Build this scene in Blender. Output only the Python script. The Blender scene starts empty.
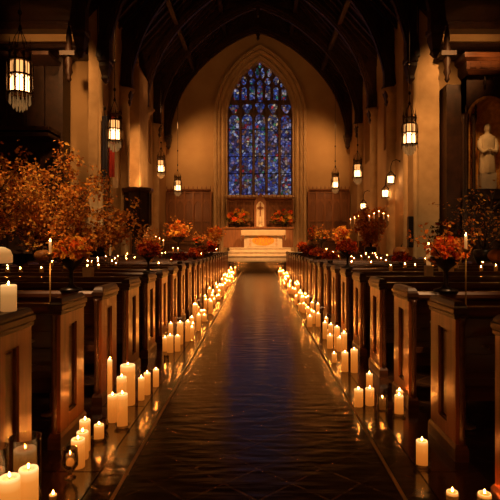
import bpy, math, random
from mathutils import Vector, Matrix

PI = math.pi
R = random.Random(11)
sc = bpy.context.scene
col = sc.collection

# ------------------------------------------------------------------ helpers
class MB:
    def __init__(self):
        self.v = []; self.f = []; self.sm = []
    def add(self, vs, fs, smooth=False):
        b = len(self.v)
        self.v.extend([tuple(p) for p in vs])
        for f in fs:
            self.f.append(tuple(b + i for i in f)); self.sm.append(smooth)
        return self
    def box(self, x0, x1, y0, y1, z0, z1):
        return self.loft([(x0, x1, y0, y1, z0), (x0, x1, y0, y1, z1)])
    def loft(self, rects):
        vs = []
        for (x0, x1, y0, y1, z) in rects:
            vs += [(x0, y0, z), (x1, y0, z), (x1, y1, z), (x0, y1, z)]
        n = len(rects); fs = [(3, 2, 1, 0)]
        for k in range(n - 1):
            a = 4 * k
            for i in range(4):
                j = (i + 1) % 4
                fs.append((a + i, a + j, a + 4 + j, a + 4 + i))
        a = 4 * (n - 1); fs.append((a, a + 1, a + 2, a + 3))
        return self.add(vs, fs)
    def hexa(self, p):   # 8 points, bottom four then top four
        return self.add(p, [(3, 2, 1, 0), (4, 5, 6, 7), (0, 1, 5, 4), (1, 2, 6, 5), (2, 3, 7, 6), (3, 0, 4, 7)])
    def lathe(self, prof, c=(0, 0, 0), n=16, smooth=True, ph=0.0):
        vs = []; fs = []
        for (r, z) in prof:
            for k in range(n):
                a = 2 * PI * k / n + ph
                vs.append((c[0] + r * math.cos(a), c[1] + r * math.sin(a), c[2] + z))
        m = len(prof)
        for i in range(m - 1):
            for k in range(n):
                j = (k + 1) % n
                fs.append((i * n + k, i * n + j, (i + 1) * n + j, (i + 1) * n + k))
        if prof[0][0] > 1e-5: fs.append(tuple(reversed(range(n))))
        if prof[-1][0] > 1e-5: fs.append(tuple((m - 1) * n + k for k in range(n)))
        return self.add(vs, fs, smooth)
    def tube(self, pts, r, n=6, smooth=True):
        pts = [Vector(p) for p in pts]
        rs = r if isinstance(r, (list, tuple)) else [r] * len(pts)
        vs = []; fs = []
        for i, p in enumerate(pts):
            t = (pts[min(i + 1, len(pts) - 1)] - pts[max(i - 1, 0)])
            if t.length < 1e-9: t = Vector((0, 0, 1))
            t.normalize()
            u = t.cross(Vector((0, 1, 0)) if abs(t.y) < .9 else Vector((1, 0, 0))).normalized()
            w = t.cross(u)
            for k in range(n):
                a = 2 * PI * k / n
                vs.append(p + (u * math.cos(a) + w * math.sin(a)) * rs[i])
        for i in range(len(pts) - 1):
            for k in range(n):
                j = (k + 1) % n
                fs.append((i * n + k, i * n + j, (i + 1) * n + j, (i + 1) * n + k))
        fs.append(tuple(reversed(range(n)))); fs.append(tuple((len(pts) - 1) * n + k for k in range(n)))
        return self.add(vs, fs, smooth)
    def prism(self, poly, y0, y1):   # poly in x,z extruded along y
        n = len(poly)
        vs = [(x, y0, z) for x, z in poly] + [(x, y1, z) for x, z in poly]
        fs = [tuple(range(n)), tuple(reversed(range(n, 2 * n)))]
        for i in range(n):
            j = (i + 1) % n
            fs.append((i, n + i, n + j, j))
        return self.add(vs, fs)
    def band(self, inner, outer, y0, y1):   # strip between two x,z polylines with thickness
        n = len(inner); vs = []
        for y in (y0, y1):
            vs += [(x, y, z) for x, z in inner] + [(x, y, z) for x, z in outer]
        fs = []
        for i in range(n - 1):
            fs.append((i, i + 1, n + i + 1, n + i))
            fs.append((2 * n + i, 3 * n + i, 3 * n + i + 1, 2 * n + i + 1))
            fs.append((i, 2 * n + i, 2 * n + i + 1, i + 1))
            fs.append((n + i, n + i + 1, 3 * n + i + 1, 3 * n + i))
        fs.append((0, n, 3 * n, 2 * n)); fs.append((n - 1, 3 * n - 1, 4 * n - 1, 2 * n - 1))
        return self.add(vs, fs)
    def blob(self, c, r, n=10, m=7, squash=(1, 1, 1)):
        prof = [(max(1e-6, r * math.sin(PI * i / (m - 1))), -r * math.cos(PI * i / (m - 1))) for i in range(m)]
        b = len(self.v)
        self.lathe(prof, (0, 0, 0), n)
        for i in range(b, len(self.v)):
            x, y, z = self.v[i]
            self.v[i] = (c[0] + x * squash[0], c[1] + y * squash[1], c[2] + z * squash[2])
        return self
    def mesh(self, name, mat):
        me = bpy.data.meshes.new(name)
        me.from_pydata(self.v, [], self.f)
        me.polygons.foreach_set('use_smooth', self.sm)
        for m in (mat if isinstance(mat, (list, tuple)) else [mat]):
            me.materials.append(m)
        me.update()
        return me
    def build(self, name, mat, parent=None, loc=None, rz=0.0):
        o = bpy.data.objects.new(name, self.mesh(name, mat))
        col.objects.link(o)
        if parent is not None: o.parent = parent
        if loc is not None: o.location = loc
        if rz: o.rotation_euler.z = rz
        return o

def empty(name, loc=(0, 0, 0), rz=0.0):
    o = bpy.data.objects.new(name, None); col.objects.link(o)
    o.empty_display_size = .1
    o.location = loc; o.rotation_euler.z = rz
    return o

def tag(o, label, cat, group=None, kind=None):
    o['label'] = label; o['category'] = cat
    if group: o['group'] = group
    if kind: o['kind'] = kind
    return o

def struct(o):
    o['kind'] = 'structure'; return o

def dup(o, parent=None):
    c = o.copy(); col.objects.link(c)
    c.parent = parent
    for ch in list(o.children): dup(ch, c)
    return c

ORD = ('nearest second third fourth fifth sixth seventh eighth ninth tenth eleventh twelfth thirteenth fourteenth fifteenth '
       'sixteenth seventeenth eighteenth nineteenth twentieth twenty-first twenty-second twenty-third twenty-fourth').split()

# ------------------------------------------------------------------ materials
def new_mat(name):
    m = bpy.data.materials.new(name); m.use_nodes = True
    nt = m.node_tree; nt.nodes.clear()
    out = nt.nodes.new('ShaderNodeOutputMaterial')
    return m, nt, out

def N(nt, t, **kw):
    n = nt.nodes.new(t)
    for k, v in kw.items():
        if k.startswith('i_'): n.inputs[k[2:].replace('_', ' ')].default_value = v
        else: setattr(n, k, v)
    return n

def ramp(nt, stops, interp='LINEAR'):
    r = nt.nodes.new('ShaderNodeValToRGB'); r.color_ramp.interpolation = interp
    e = r.color_ramp.elements
    while len(e) < len(stops): e.new(.5)
    for k, (p, c) in enumerate(stops):
        e[k].position = p; e[k].color = (*c, 1)
    return r

def princ(name, c1, c2, rough=.5, scale=(4, 4, 4), detail=4, bump=0.0, metal=0.0, coat=0.0, coords='Object', spec=.5, bscale=None, ior=1.5):
    m, nt, out = new_mat(name)
    p = N(nt, 'ShaderNodeBsdfPrincipled')
    tc = N(nt, 'ShaderNodeTexCoord'); mp = N(nt, 'ShaderNodeMapping'); mp.inputs['Scale'].default_value = scale
    nt.links.new(tc.outputs[coords], mp.inputs['Vector'])
    nz = N(nt, 'ShaderNodeTexNoise'); nz.inputs['Scale'].default_value = 1.0; nz.inputs['Detail'].default_value = detail
    nt.links.new(mp.outputs[0], nz.inputs['Vector'])
    r = ramp(nt, [(.3, c1), (.7, c2)]); nt.links.new(nz.outputs['Fac'], r.inputs[0])
    nt.links.new(r.outputs[0], p.inputs['Base Color'])
    p.inputs['Roughness'].default_value = rough; p.inputs['Metallic'].default_value = metal
    p.inputs['Coat Weight'].default_value = coat; p.inputs['Coat Roughness'].default_value = .2
    p.inputs['Specular IOR Level'].default_value = spec; p.inputs['IOR'].default_value = ior
    if bump:
        b = N(nt, 'ShaderNodeBump'); b.inputs['Strength'].default_value = bump; b.inputs['Distance'].default_value = .02
        src = nz
        if bscale:
            src = N(nt, 'ShaderNodeTexNoise'); src.inputs['Scale'].default_value = bscale; src.inputs['Detail'].default_value = 6
            nt.links.new(tc.outputs[coords], src.inputs['Vector'])
        nt.links.new(src.outputs['Fac'], b.inputs['Height']); nt.links.new(b.outputs[0], p.inputs['Normal'])
    nt.links.new(p.outputs[0], out.inputs[0])
    return m

def emis(name, c, s, base=(.8, .7, .5), grad=None, rough=.5):
    """self-lit material; grad = (low, high) strengths from the bottom of the mesh to its top"""
    m, nt, out = new_mat(name)
    p = N(nt, 'ShaderNodeBsdfPrincipled')
    p.inputs['Base Color'].default_value = (*base, 1); p.inputs['Roughness'].default_value = rough
    p.inputs['Emission Color'].default_value = (*c, 1); p.inputs['Emission Strength'].default_value = s
    if grad:
        tc = N(nt, 'ShaderNodeTexCoord'); sx = N(nt, 'ShaderNodeSeparateXYZ'); nt.links.new(tc.outputs['Generated'], sx.inputs[0])
        mr = N(nt, 'ShaderNodeMapRange'); mr.inputs['To Min'].default_value = grad[0]; mr.inputs['To Max'].default_value = grad[1]
        pw = N(nt, 'ShaderNodeMath', operation='POWER'); pw.inputs[1].default_value = 2.0
        nt.links.new(sx.outputs['Z'], pw.inputs[0]); nt.links.new(pw.outputs[0], mr.inputs['Value'])
        nt.links.new(mr.outputs[0], p.inputs['Emission Strength'])
    nt.links.new(p.outputs[0], out.inputs[0])
    return m

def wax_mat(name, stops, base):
    """wax with flame glow painted in as emission, rising from the foot to the melted rim"""
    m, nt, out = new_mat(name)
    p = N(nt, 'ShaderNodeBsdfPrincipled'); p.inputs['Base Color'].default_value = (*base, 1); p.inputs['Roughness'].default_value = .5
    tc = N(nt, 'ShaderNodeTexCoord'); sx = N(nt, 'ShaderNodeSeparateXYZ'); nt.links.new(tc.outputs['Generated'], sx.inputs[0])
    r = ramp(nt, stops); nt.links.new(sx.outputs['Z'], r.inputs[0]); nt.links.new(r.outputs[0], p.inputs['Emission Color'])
    p.inputs['Emission Strength'].default_value = 1.0  # emission stands in for flame light passing through the wax
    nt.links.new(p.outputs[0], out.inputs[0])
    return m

def glass_mat(name, tint=(1, .97, .92), refl=.12):
    m, nt, out = new_mat(name)
    t = N(nt, 'ShaderNodeBsdfTransparent'); t.inputs[0].default_value = (*tint, 1)
    g = N(nt, 'ShaderNodeBsdfGlossy'); g.inputs['Roughness'].default_value = .05
    lw = N(nt, 'ShaderNodeLayerWeight'); lw.inputs['Blend'].default_value = .35
    mm = N(nt, 'ShaderNodeMath', operation='MULTIPLY_ADD'); mm.inputs[1].default_value = .80; mm.inputs[2].default_value = refl * .4
    nt.links.new(lw.outputs['Fresnel'], mm.inputs[0])
    mx = N(nt, 'ShaderNodeMixShader'); nt.links.new(mm.outputs[0], mx.inputs[0])
    nt.links.new(t.outputs[0], mx.inputs[1]); nt.links.new(g.outputs[0], mx.inputs[2]); nt.links.new(mx.outputs[0], out.inputs[0])
    return m

def leaf_mat(name, cols, trans=.35):
    m, nt, out = new_mat(name)
    ge = N(nt, 'ShaderNodeNewGeometry')
    r = ramp(nt, [(i / (len(cols) - 1), c) for i, c in enumerate(cols)])
    nt.links.new(ge.outputs['Random Per Island'], r.inputs[0])
    d = N(nt, 'ShaderNodeBsdfDiffuse'); t = N(nt, 'ShaderNodeBsdfTranslucent')
    nt.links.new(r.outputs[0], d.inputs[0]); nt.links.new(r.outputs[0], t.inputs[0])
    mx = N(nt, 'ShaderNodeMixShader'); mx.inputs[0].default_value = trans
    nt.links.new(d.outputs[0], mx.inputs[1]); nt.links.new(t.outputs[0], mx.inputs[2]); nt.links.new(mx.outputs[0], out.inputs[0])
    return m

def floor_mat():
    m, nt, out = new_mat('slate floor')
    p = N(nt, 'ShaderNodeBsdfPrincipled')
    tc = N(nt, 'ShaderNodeTexCoord')
    mp = N(nt, 'ShaderNodeMapping'); mp.inputs['Rotation'].default_value = (0, 0, PI / 4)
    nt.links.new(tc.outputs['Object'], mp.inputs[0])
    bk = N(nt, 'ShaderNodeTexBrick'); bk.offset = 0.0
    bk.inputs['Color1'].default_value = (.042, .021, .011, 1); bk.inputs['Color2'].default_value = (.018, .009, .005, 1)
    bk.inputs['Mortar'].default_value = (.11, .052, .02, 1)
    bk.inputs['Scale'].default_value = 1; bk.inputs['Mortar Size'].default_value = .007; bk.inputs['Brick Width'].default_value = .27
    bk.inputs['Row Height'].default_value = .27
    nt.links.new(mp.outputs[0], bk.inputs['Vector'])
    nz = N(nt, 'ShaderNodeTexNoise'); nz.inputs['Scale'].default_value = 9; nz.inputs['Detail'].default_value = 5
    nt.links.new(tc.outputs['Object'], nz.inputs['Vector'])
    mu = N(nt, 'ShaderNodeMixRGB', blend_type='MULTIPLY'); mu.inputs[0].default_value = .6
    r = ramp(nt, [(.3, (.55, .55, .55)), (.7, (1.25, 1.2, 1.1))]); nt.links.new(nz.outputs['Fac'], r.inputs[0])
    nt.links.new(bk.outputs['Color'], mu.inputs[1]); nt.links.new(r.outputs[0], mu.inputs[2])
    nt.links.new(mu.outputs[0], p.inputs['Base Color'])
    rr = N(nt, 'ShaderNodeMapRange'); rr.inputs['To Min'].default_value = .13; rr.inputs['To Max'].default_value = .24
    nt.links.new(nz.outputs['Fac'], rr.inputs['Value']); nt.links.new(rr.outputs[0], p.inputs['Roughness'])
    m2 = N(nt, 'ShaderNodeMapping'); m2.inputs['Scale'].default_value = (3.4, 11.0, 1); nt.links.new(tc.outputs['Object'], m2.inputs[0])
    n2 = N(nt, 'ShaderNodeTexNoise'); n2.inputs['Scale'].default_value = 1.0; n2.inputs['Detail'].default_value = 1.6
    nt.links.new(m2.outputs[0], n2.inputs['Vector'])
    b1 = N(nt, 'ShaderNodeBump'); b1.inputs['Strength'].default_value = .27; b1.inputs['Distance'].default_value = .02
    nt.links.new(n2.outputs['Fac'], b1.inputs['Height'])
    b2 = N(nt, 'ShaderNodeBump', invert=True); b2.inputs['Strength'].default_value = .22; b2.inputs['Distance'].default_value = .006
    nt.links.new(bk.outputs['Fac'], b2.inputs['Height']); nt.links.new(b1.outputs[0], b2.inputs['Normal'])
    nt.links.new(b2.outputs[0], p.inputs['Normal'])
    p.inputs['IOR'].default_value = 1.7
    nt.links.new(p.outputs[0], out.inputs[0])
    return m

def stained_mat():
    m, nt, out = new_mat('stained glass')
    tc = N(nt, 'ShaderNodeTexCoord')
    def vor(scale, feat='F1'):
        v = N(nt, 'ShaderNodeTexVoronoi'); v.feature = feat; v.inputs['Scale'].default_value = scale
        nt.links.new(tc.outputs['Object'], v.inputs['Vector']); return v
    a = vor(7.0)
    sp = N(nt, 'ShaderNodeSeparateXYZ'); nt.links.new(a.outputs['Color'], sp.inputs[0])
    cr = ramp(nt, [(0, (.07, .11, .38)), (.16, (.20, .27, .58)), (.32, (.55, .58, .72)), (.45, (.09, .09, .26)), (.55, (.40, .30, .44)), (.64, (.34, .17, .09)),
                   (.73, (.72, .60, .38)), (.82, (.16, .20, .46)), (.91, (.6, .05, .06)), (.96, (.08, .35, .16))], 'CONSTANT')
    nt.links.new(sp.outputs['X'], cr.inputs[0])
    big = vor(1.7); s2 = N(nt, 'ShaderNodeSeparateXYZ'); nt.links.new(big.outputs['Color'], s2.inputs[0])
    br = ramp(nt, [(0, (.6, .7, 1.1)), (.45, (1, .95, 1.0)), (.7, (.75, .62, .8)), (.9, (1.1, .85, .7))], 'CONSTANT')
    nt.links.new(s2.outputs['Y'], br.inputs[0])
    mu = N(nt, 'ShaderNodeMixRGB', blend_type='MULTIPLY'); mu.inputs[0].default_value = 1
    nt.links.new(cr.outputs[0], mu.inputs[1]); nt.links.new(br.outputs[0], mu.inputs[2])
    e = vor(7.0, 'DISTANCE_TO_EDGE')
    er = ramp(nt, [(.03, (.02, .02, .03)), (.10, (1, 1, 1))]); nt.links.new(e.outputs['Distance'], er.inputs[0])
    m2 = N(nt, 'ShaderNodeMixRGB', blend_type='MULTIPLY'); m2.inputs[0].default_value = 1
    nt.links.new(mu.outputs[0], m2.inputs[1]); nt.links.new(er.outputs[0], m2.inputs[2])
    vr = N(nt, 'ShaderNodeMapRange'); vr.inputs['To Min'].default_value = .10; vr.inputs['To Max'].default_value = 1.0
    nt.links.new(sp.outputs['Z'], vr.inputs['Value'])
    st = N(nt, 'ShaderNodeMath', operation='MULTIPLY'); st.inputs[1].default_value = WIN_STRENGTH
    nt.links.new(vr.outputs[0], st.inputs[0])
    p = N(nt, 'ShaderNodeBsdfPrincipled'); p.inputs['Base Color'].default_value = (.02, .02, .03, 1); p.inputs['Roughness'].default_value = .3
    nt.links.new(m2.outputs[0], p.inputs['Emission Color']); nt.links.new(st.outputs[0], p.inputs['Emission Strength'])
    nt.links.new(p.outputs[0], out.inputs[0])
    return m

WIN_STRENGTH = .62
FLAME_S = 380.0
GLASS_S = 9.0

M = {}
M['plaster'] = princ('plaster', (.52, .33, .145), (.60, .39, .18), .85, (1.2, 1.2, 1.2), 5, .08, bscale=14)
M['stone'] = princ('limestone', (.50, .33, .16), (.62, .43, .22), .8, (3, 3, 3), 5, .15, bscale=18)
M['darkstone'] = princ('tracery stone', (.10, .06, .035), (.16, .10, .06), .85, (3, 3, 3), 4, .1)
M['pale'] = princ('pale marble', (.62, .52, .38), (.75, .64, .48), .45, (5, 5, 5), 6)
M['oak'] = princ('oak', (.14, .052, .018), (.26, .105, .036), .34, (26, 2.2, 2.2), 5, .06, coat=.25)
M['oakv'] = princ('oak upright grain', (.13, .038, .010), (.26, .082, .022), .36, (22, 22, 1.8), 5, .06, coat=.25)
M['darkoak'] = princ('dark oak', (.045, .016, .006), (.10, .036, .013), .30, (2.0, 20, 20), 5, .06, coat=.3)
M['capoak'] = princ('dark waxed oak', (.022, .009, .004), (.05, .02, .008), .38, (20, 2.0, 20), 4, .04)
M['panelwood'] = princ('chancel oak', (.20, .075, .026), (.32, .135, .048), .5, (16, 16, 1.4), 5, .06)
M['roofwood'] = princ('roof timber', (.020, .010, .006), (.052, .021, .011), .36, (6, 1.2, 6), 4, .1)
M['blackwood'] = princ('blackened carved wood', (.024, .009, .004), (.055, .021, .009), .5, (5, 5, 5), 5, .3, bscale=25)
M['metal'] = princ('black iron', (.012, .010, .008), (.03, .024, .018), .42, (20, 20, 20), 3, metal=.7)
M['brass'] = princ('old brass', (.35, .2, .06), (.5, .3, .1), .35, (12, 12, 12), 3, metal=.9)
M['gold'] = princ('gilded mosaic', (.50, .20, .035), (.80, .42, .09), .4, (9, 9, 9), 5, .3, metal=.25, bscale=30)
M['emblem'] = princ('orange gilt embroidery', (.85, .30, .02), (.98, .46, .05), .5, (9, 9, 9))
M['tan'] = princ('tan frontal', (.40, .24, .10), (.5, .32, .15), .7, (9, 9, 9))
M['bronze'] = princ('dark bronze', (.07, .042, .016), (.16, .09, .03), .38, (20, 20, 20), 3, metal=.8)
M['border'] = princ('border stone', (.045, .020, .009), (.09, .04, .018), .16, (3, 3, 3), 3, .12, bscale=12, ior=2.3)
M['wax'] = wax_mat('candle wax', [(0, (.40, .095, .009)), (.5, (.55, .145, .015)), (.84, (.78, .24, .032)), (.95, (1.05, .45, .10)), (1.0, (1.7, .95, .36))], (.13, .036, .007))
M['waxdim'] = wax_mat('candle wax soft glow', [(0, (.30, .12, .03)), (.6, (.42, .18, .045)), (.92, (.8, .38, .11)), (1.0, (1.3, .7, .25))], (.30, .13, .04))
M['wick'] = princ('wick', (.01, .008, .006), (.02, .015, .01), .9)
M['flame'] = emis('candle flame', (1.0, .27, .034), FLAME_S, (1, .6, .2))
M['glass'] = glass_mat('clear glass')
M['lampglass'] = emis('lantern white glass', (1.0, .50, .19), GLASS_S, (.8, .7, .5))
M['lampamber'] = emis('lantern amber glass', (1.0, .42, .12), 1.6, (.5, .3, .12))
M['drops'] = emis('glass drops painted glow', (1.0, .50, .16), .14, (.5, .34, .14), rough=.2)  # faint emission painted in for lantern light caught by the drops
M['cream'] = princ('cream cloth', (.62, .48, .30), (.72, .58, .38), .8, (4, 4, 4))
M['red'] = princ('red cloth', (.30, .02, .012), (.42, .03, .018), .8, (6, 6, 2))
M['navy'] = princ('dark blue cloth', (.012, .012, .03), (.03, .03, .05), .8, (6, 6, 2))
M['urn'] = princ('black urn', (.010, .008, .007), (.022, .016, .012), .35, (8, 8, 8), metal=.3)
M['branch'] = princ('bark', (.035, .018, .010), (.07, .036, .018), .8, (10, 10, 10))
M['pumpkin'] = princ('pumpkin skin', (.42, .15, .035), (.58, .24, .06), .5, (6, 6, 6))
M['maple'] = leaf_mat('maple leaves', [(.45, .12, .02), (.72, .27, .04), (.55, .17, .03), (.75, .40, .07), (.34, .08, .02), (.66, .34, .08)])
M['darkleaf'] = leaf_mat('dark leaves', [(.05, .06, .02), (.12, .11, .03), (.22, .10, .025), (.07, .07, .025)], .2)
M['redleaf'] = leaf_mat('russet leaves', [(.30, .03, .012), (.22, .03, .012), (.40, .08, .02), (.14, .02, .01)])
M['yellow'] = leaf_mat('yellow petals', [(.75, .34, .04), (.80, .45, .06), (.62, .42, .06), (.7, .25, .03)])
M['orange'] = leaf_mat('orange petals', [(.75, .16, .02), (.62, .10, .02), (.80, .28, .03), (.5, .05, .015)])
M['crimson'] = leaf_mat('crimson petals', [(.60, .05, .015), (.72, .10, .02), (.50, .03, .012), (.80, .20, .03)])
M['floor'] = floor_mat()
M['stained'] = stained_mat()

CAM_H = 1.35
# ------------------------------------------------------------------ room shell
HW = 5.4            # half width of the nave
mb = MB(); mb.box(-13, 13, -3.2, 31, -.2, 0)
struct(mb.build('floor', M['floor']))
for nm, xa, xb in (('trim_1', -1.36, -.93), ('trim_2', .95, 1.30)):
    mb = MB()
    y = -3.0
    while y < 23.4:                                   # paving strip of long slabs under the candles
        mb.box(xa, xb - .0, y, min(y + 1.19, 23.5), 0.0, .006); y += 1.2
    struct(mb.build(nm, M['border']))
for nm, xa in (('trim_3', -.77), ('trim_4', .775)):
    mb = MB(); mb.box(xa - .009, xa + .009, -3, 23.5, 0.0, .004)
    struct(mb.build(nm, M['stone']))

# chancel end wall with the pointed window opening
WY = 30.0; WC = .12; WA = 1.92; WS = 8.75; WZ0 = 4.18; CC = 1.9
def arch(d, n=14, z0=WZ0, a=WA, c=CC, s=WS, cx=WC):
    pts = [(cx - a - d, z0), (cx - a - d, (z0 + s) / 2)]
    r = a + c + d
    t1 = math.acos(c / r)
    for k in range(n + 1):
        t = t1 * k / n
        pts.append((cx + c - r * math.cos(t), s + r * math.sin(t)))
    rt = [(2 * cx - x, z) for x, z in pts]
    return pts + rt[::-1][1:]
mb = MB()
op = arch(0)
ap = len(op) // 2
XL, XR, ZT = -7.0, 7.0, 16.5
for y in (WY,):
    for i in range(ap):
        (x0, z0), (x1, z1) = op[i], op[i + 1]
        mb.add([(XL, y, z0), (x0, y, z0), (x1, y, z1), (XL, y, z1)], [(0, 1, 2, 3)])
        (x0, z0), (x1, z1) = op[-1 - i], op[-2 - i]
        mb.add([(x0, y, z0), (XR, y, z0), (XR, y, z1), (x1, y, z1)], [(0, 1, 2, 3)])
    za = op[ap][1]
    mb.add([(XL, y, za), (XR, y, za), (XR, y, ZT), (XL, y, ZT)], [(0, 1, 2, 3)])
    mb.add([(XL, y, 0), (XR, y, 0), (XR, y, WZ0), (XL, y, WZ0)], [(0, 1, 2, 3)])
for i in range(len(op) - 1):                          # reveal of the opening
    (x0, z0), (x1, z1) = op[i], op[i + 1]
    mb.add([(x0, WY, z0), (x1, WY, z1), (x1, WY + .45, z1), (x0, WY + .45, z0)], [(0, 1, 2, 3)])
struct(mb.build('wall_end', M['plaster']))

# window surround: stepped stone orders
prof = [(0.0, WY + .02), (0.0, WY - .02), (.12, WY - .02), (.14, WY - .10), (.24, WY - .14), (.30, WY - .08), (.38, WY - .08), (.42, WY - .16), (.52, WY - .20), (.60, WY - .14),
        (.62, WY - .24), (.76, WY - .26), (.80, WY - .18), (.82, WY - .01)]
mb = MB()
rows = []
for d, y in prof:
    base = arch(d, z0=.6)
    rows.append([(x, y, z) for x, z in base])
n = len(rows[0])
vs = [p for r_ in rows for p in r_]
fs = []
for i in range(len(rows) - 1):
    for k in range(n - 1):
        fs.append((i * n + k, i * n + k + 1, (i + 1) * n + k + 1, (i + 1) * n + k))
mb.add(vs, fs, False)
struct(mb.build('trim_5', M['stone']))

# stained glass window: tracery plate, lights, mullions
win = struct(empty('window_1', (0, 0, 0)))
mb = MB(); mb.prism(arch(.02), WY + .36, WY + .42)
mb.build('tracery_plate', M['darkstone'], win)
GY = WY + .34
def light(mbx, cx, w, z0, z1, kind='arch'):
    h = w / 2; pts = [(cx - h, z0), (cx + h, z0)]
    if kind == 'r': pts += [(cx + h, z1), (cx - h, z1)]
    if kind == 'arch':
        s = z1 - h * 1.1
        for k in range(9):
            a = PI * k / 8
            pts.append((cx + h * math.cos(a), s + h * 1.1 * math.sin(a)))
    elif kind == 'lens':
        pts = []
        for k in range(14):
            a = 2 * PI * k / 14
            pts.append((cx + h * math.sin(a) * (1 - .25 * abs(math.cos(a))), (z0 + z1) / 2 - (z1 - z0) / 2 * math.cos(a)))
    elif kind == 'trefoil':
        pts = []
        for k in range(18):
            a = 2 * PI * k / 18
            q = 1 - .22 * math.cos(3 * a - PI / 2 + PI)
            pts.append((cx + h * q * math.cos(a), (z0 + z1) / 2 + (z1 - z0) / 2 * q * math.sin(a)))
    n = len(pts)
    mbx.add([(x, GY, z) for x, z in pts], [tuple(range(n))])
LW = .60; PT = .77
for k in range(5):
    mb = MB(); cx = WC + (k - 2) * PT
    zt = 8.95 + (.06 if k in (1, 2, 3) else 0)
    for (a, b, kd) in ((4.22, 5.46, 'r'), (5.50, 6.46, 'r'), (6.50, 8.06, 'r'), (8.10, zt, 'arch')):
        light(mb, cx, LW, a, b, kd)
    mb.build('lancet_light', M['stained'], win)
mb = MB()
for k in range(5): light(mb, WC + (k - 2) * PT, .52, 9.10, 9.72 - .06 * abs(k - 2), 'trefoil')
for k in range(7):
    x = (k - 3) * .47
    light(mb, WC + x, .30, 9.86 - (.12 if abs(k - 3) == 0 else 0), 10.72 - .10 * max(0, abs(k - 3) - 1), 'arch')
for x, z, w, h in ((-.95, 11.0, .34, .5), (-.45, 10.95, .36, .4), (0, 10.85, .34, .36), (.45, 10.95, .36, .4), (.95, 11.0, .34, .5), (-.55, 11.45, .30, .44), (.55, 11.45, .30, .44),
                   (-.16, 11.45, .24, .62), (.16, 11.45, .24, .62), (0, 11.9, .2, .32), (-1.3, 10.75, .2, .3), (1.3, 10.75, .2, .3)):
    light(mb, WC + x, w, z - h / 2, z + h / 2, 'lens')
mb.build('head_light', M['stained'], win)
mb = MB()
for k in range(4):
    x = WC + (k - 1.5) * PT
    mb.prism([(x - .055, 4.15), (x + .055, 4.15), (x + .055, 9.9), (x - .055, 9.9)], WY + .22, WY + .36)
mb.build('mullion', M['darkstone'], win)
mb = MB()
for z in (5.48, 6.48, 8.08): mb.box(WC - WA, WC + WA, WY + .30, WY + .335, z - .022, z + .022)
mb.build('saddle_bar', M['metal'], win)
mb = MB(); mb.loft([(WC - 2.0, WC + 2.0, WY - .30, WY + .45, 4.0), (WC - 2.0, WC + 2.0, WY - .30, WY + .45, 4.06), (WC - 2.0, WC + 2.0, WY - .1, WY + .45, 4.17)])
mb.build('window_sill', M['stone'], win)

# nave / chancel side walls with blind clerestory recess
def side_wall(s, nm):
    mb = MB()
    X0, X1 = s * HW, s * (HW + .8)
    a, b = min(X0, X1), max(X0, X1)
    Z = 10.2
    rec = [(19.9, 21.9), (24.1, 25.8)]
    ys = [18.9, 19.9, 21.9, 24.1, 25.8, 30.0]
    for i in range(len(ys) - 1):
        y0, y1 = ys[i], ys[i + 1]
        if (y0, y1) in rec:
            mb.box(a, b, y0, y1, 0, 5.3)
            back = (s * (HW + .45), X1); mb.box(min(back), max(back), y0, y1, 5.3, Z)
            # sloping sill and pointed head filler
            xs = [s * HW, s * (HW + .45)]
            mb.add([(xs[0], y0, 5.3), (xs[0], y1, 5.3), (xs[1], y1, 5.75), (xs[1], y0, 5.75)], [(0, 1, 2, 3)])
            ym = (y0 + y1) / 2; hw = (y1 - y0) / 2
            for k in range(8):
                t0, t1 = k / 8, (k + 1) / 8
                def zt(t): return 7.9 + 1.5 * math.sqrt(max(0, 1 - (2 * abs(t - .5)) ** 1.6))
                p = []
                for x in (s * HW, s * (HW + .45)):
                    p.append([(x, y0 + t0 * 2 * hw, zt(t0)), (x, y0 + t1 * 2 * hw, zt(t1)), (x, y0 + t1 * 2 * hw, Z), (x, y0 + t0 * 2 * hw, Z)])
                mb.hexa(p[0] + p[1])
        else:
            mb.box(a, b, y0, y1, 0, Z)
    return struct(mb.build(nm, M['plaster']))
side_wall(1, 'wall_right'); side_wall(-1, 'wall_left')

# big crossing piers with attached shafts
def pier(s, y0, y1, x0, x1, nm, zt=10.0):
    mb = MB()
    xa, xb = sorted((s * x0, s * x1))
    mb.loft([(xa - .12, xb + .12, y0 - .12, y1, 0), (xa - .12, xb + .12, y0 - .12, y1, .5), (xa - .04, xb + .04, y0 - .04, y1, .62), (xa, xb, y0, y1, .66), (xa, xb, y0, y1, zt)])
    for (cx, cy, r) in ((s * x0, y0 + .02, .09), (s * x0, (y0 + y1) / 2, .13)):
        mb.lathe([(r * 1.5, .5), (r * 1.5, .7), (r, .8), (r, zt)], (cx, cy, 0), 12)
    return struct(mb.build(nm, M['stone']))
pier(1, 17.3, 19.4, 5.35, 6.15, 'column_right')
pier(-1, 17.3, 19.4, 5.35, 5.75, 'column_left')
def respond(s, y, r, nm, zt=7.45, cup=True):
    mb = MB()
    mb.lathe([(r * 1.5, 0), (r * 1.5, .8), (r, .95), (r, zt - .45), (r * 1.15, zt - .42), (r * 1.1, zt - .34), (r * 1.2, zt - .25), (r * 1.9, zt)], (s * (HW - .05), y, 0), 14)
    return struct(mb.build(nm, M['stone']))
TR = [14.9, 17.3, 20.3, 23.3, 26.4, 29.4]
for s, sd in ((1, 'right'), (-1, 'left')):
    for k, y in enumerate(TR[2:5]): respond(s, y, .24 if not (s < 0 and k == 1) else .34, 'pilaster_shaft_%s' % sd)
mb = MB(); mb.loft([(-HW, -4.95, 21.3, 22.9, 0), (-HW, -4.95, 21.3, 22.9, 8.6), (-HW, -HW + .02, 21.3, 22.9, 9.4)])
struct(mb.build('column_left_engaged', M['stone']))

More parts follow.
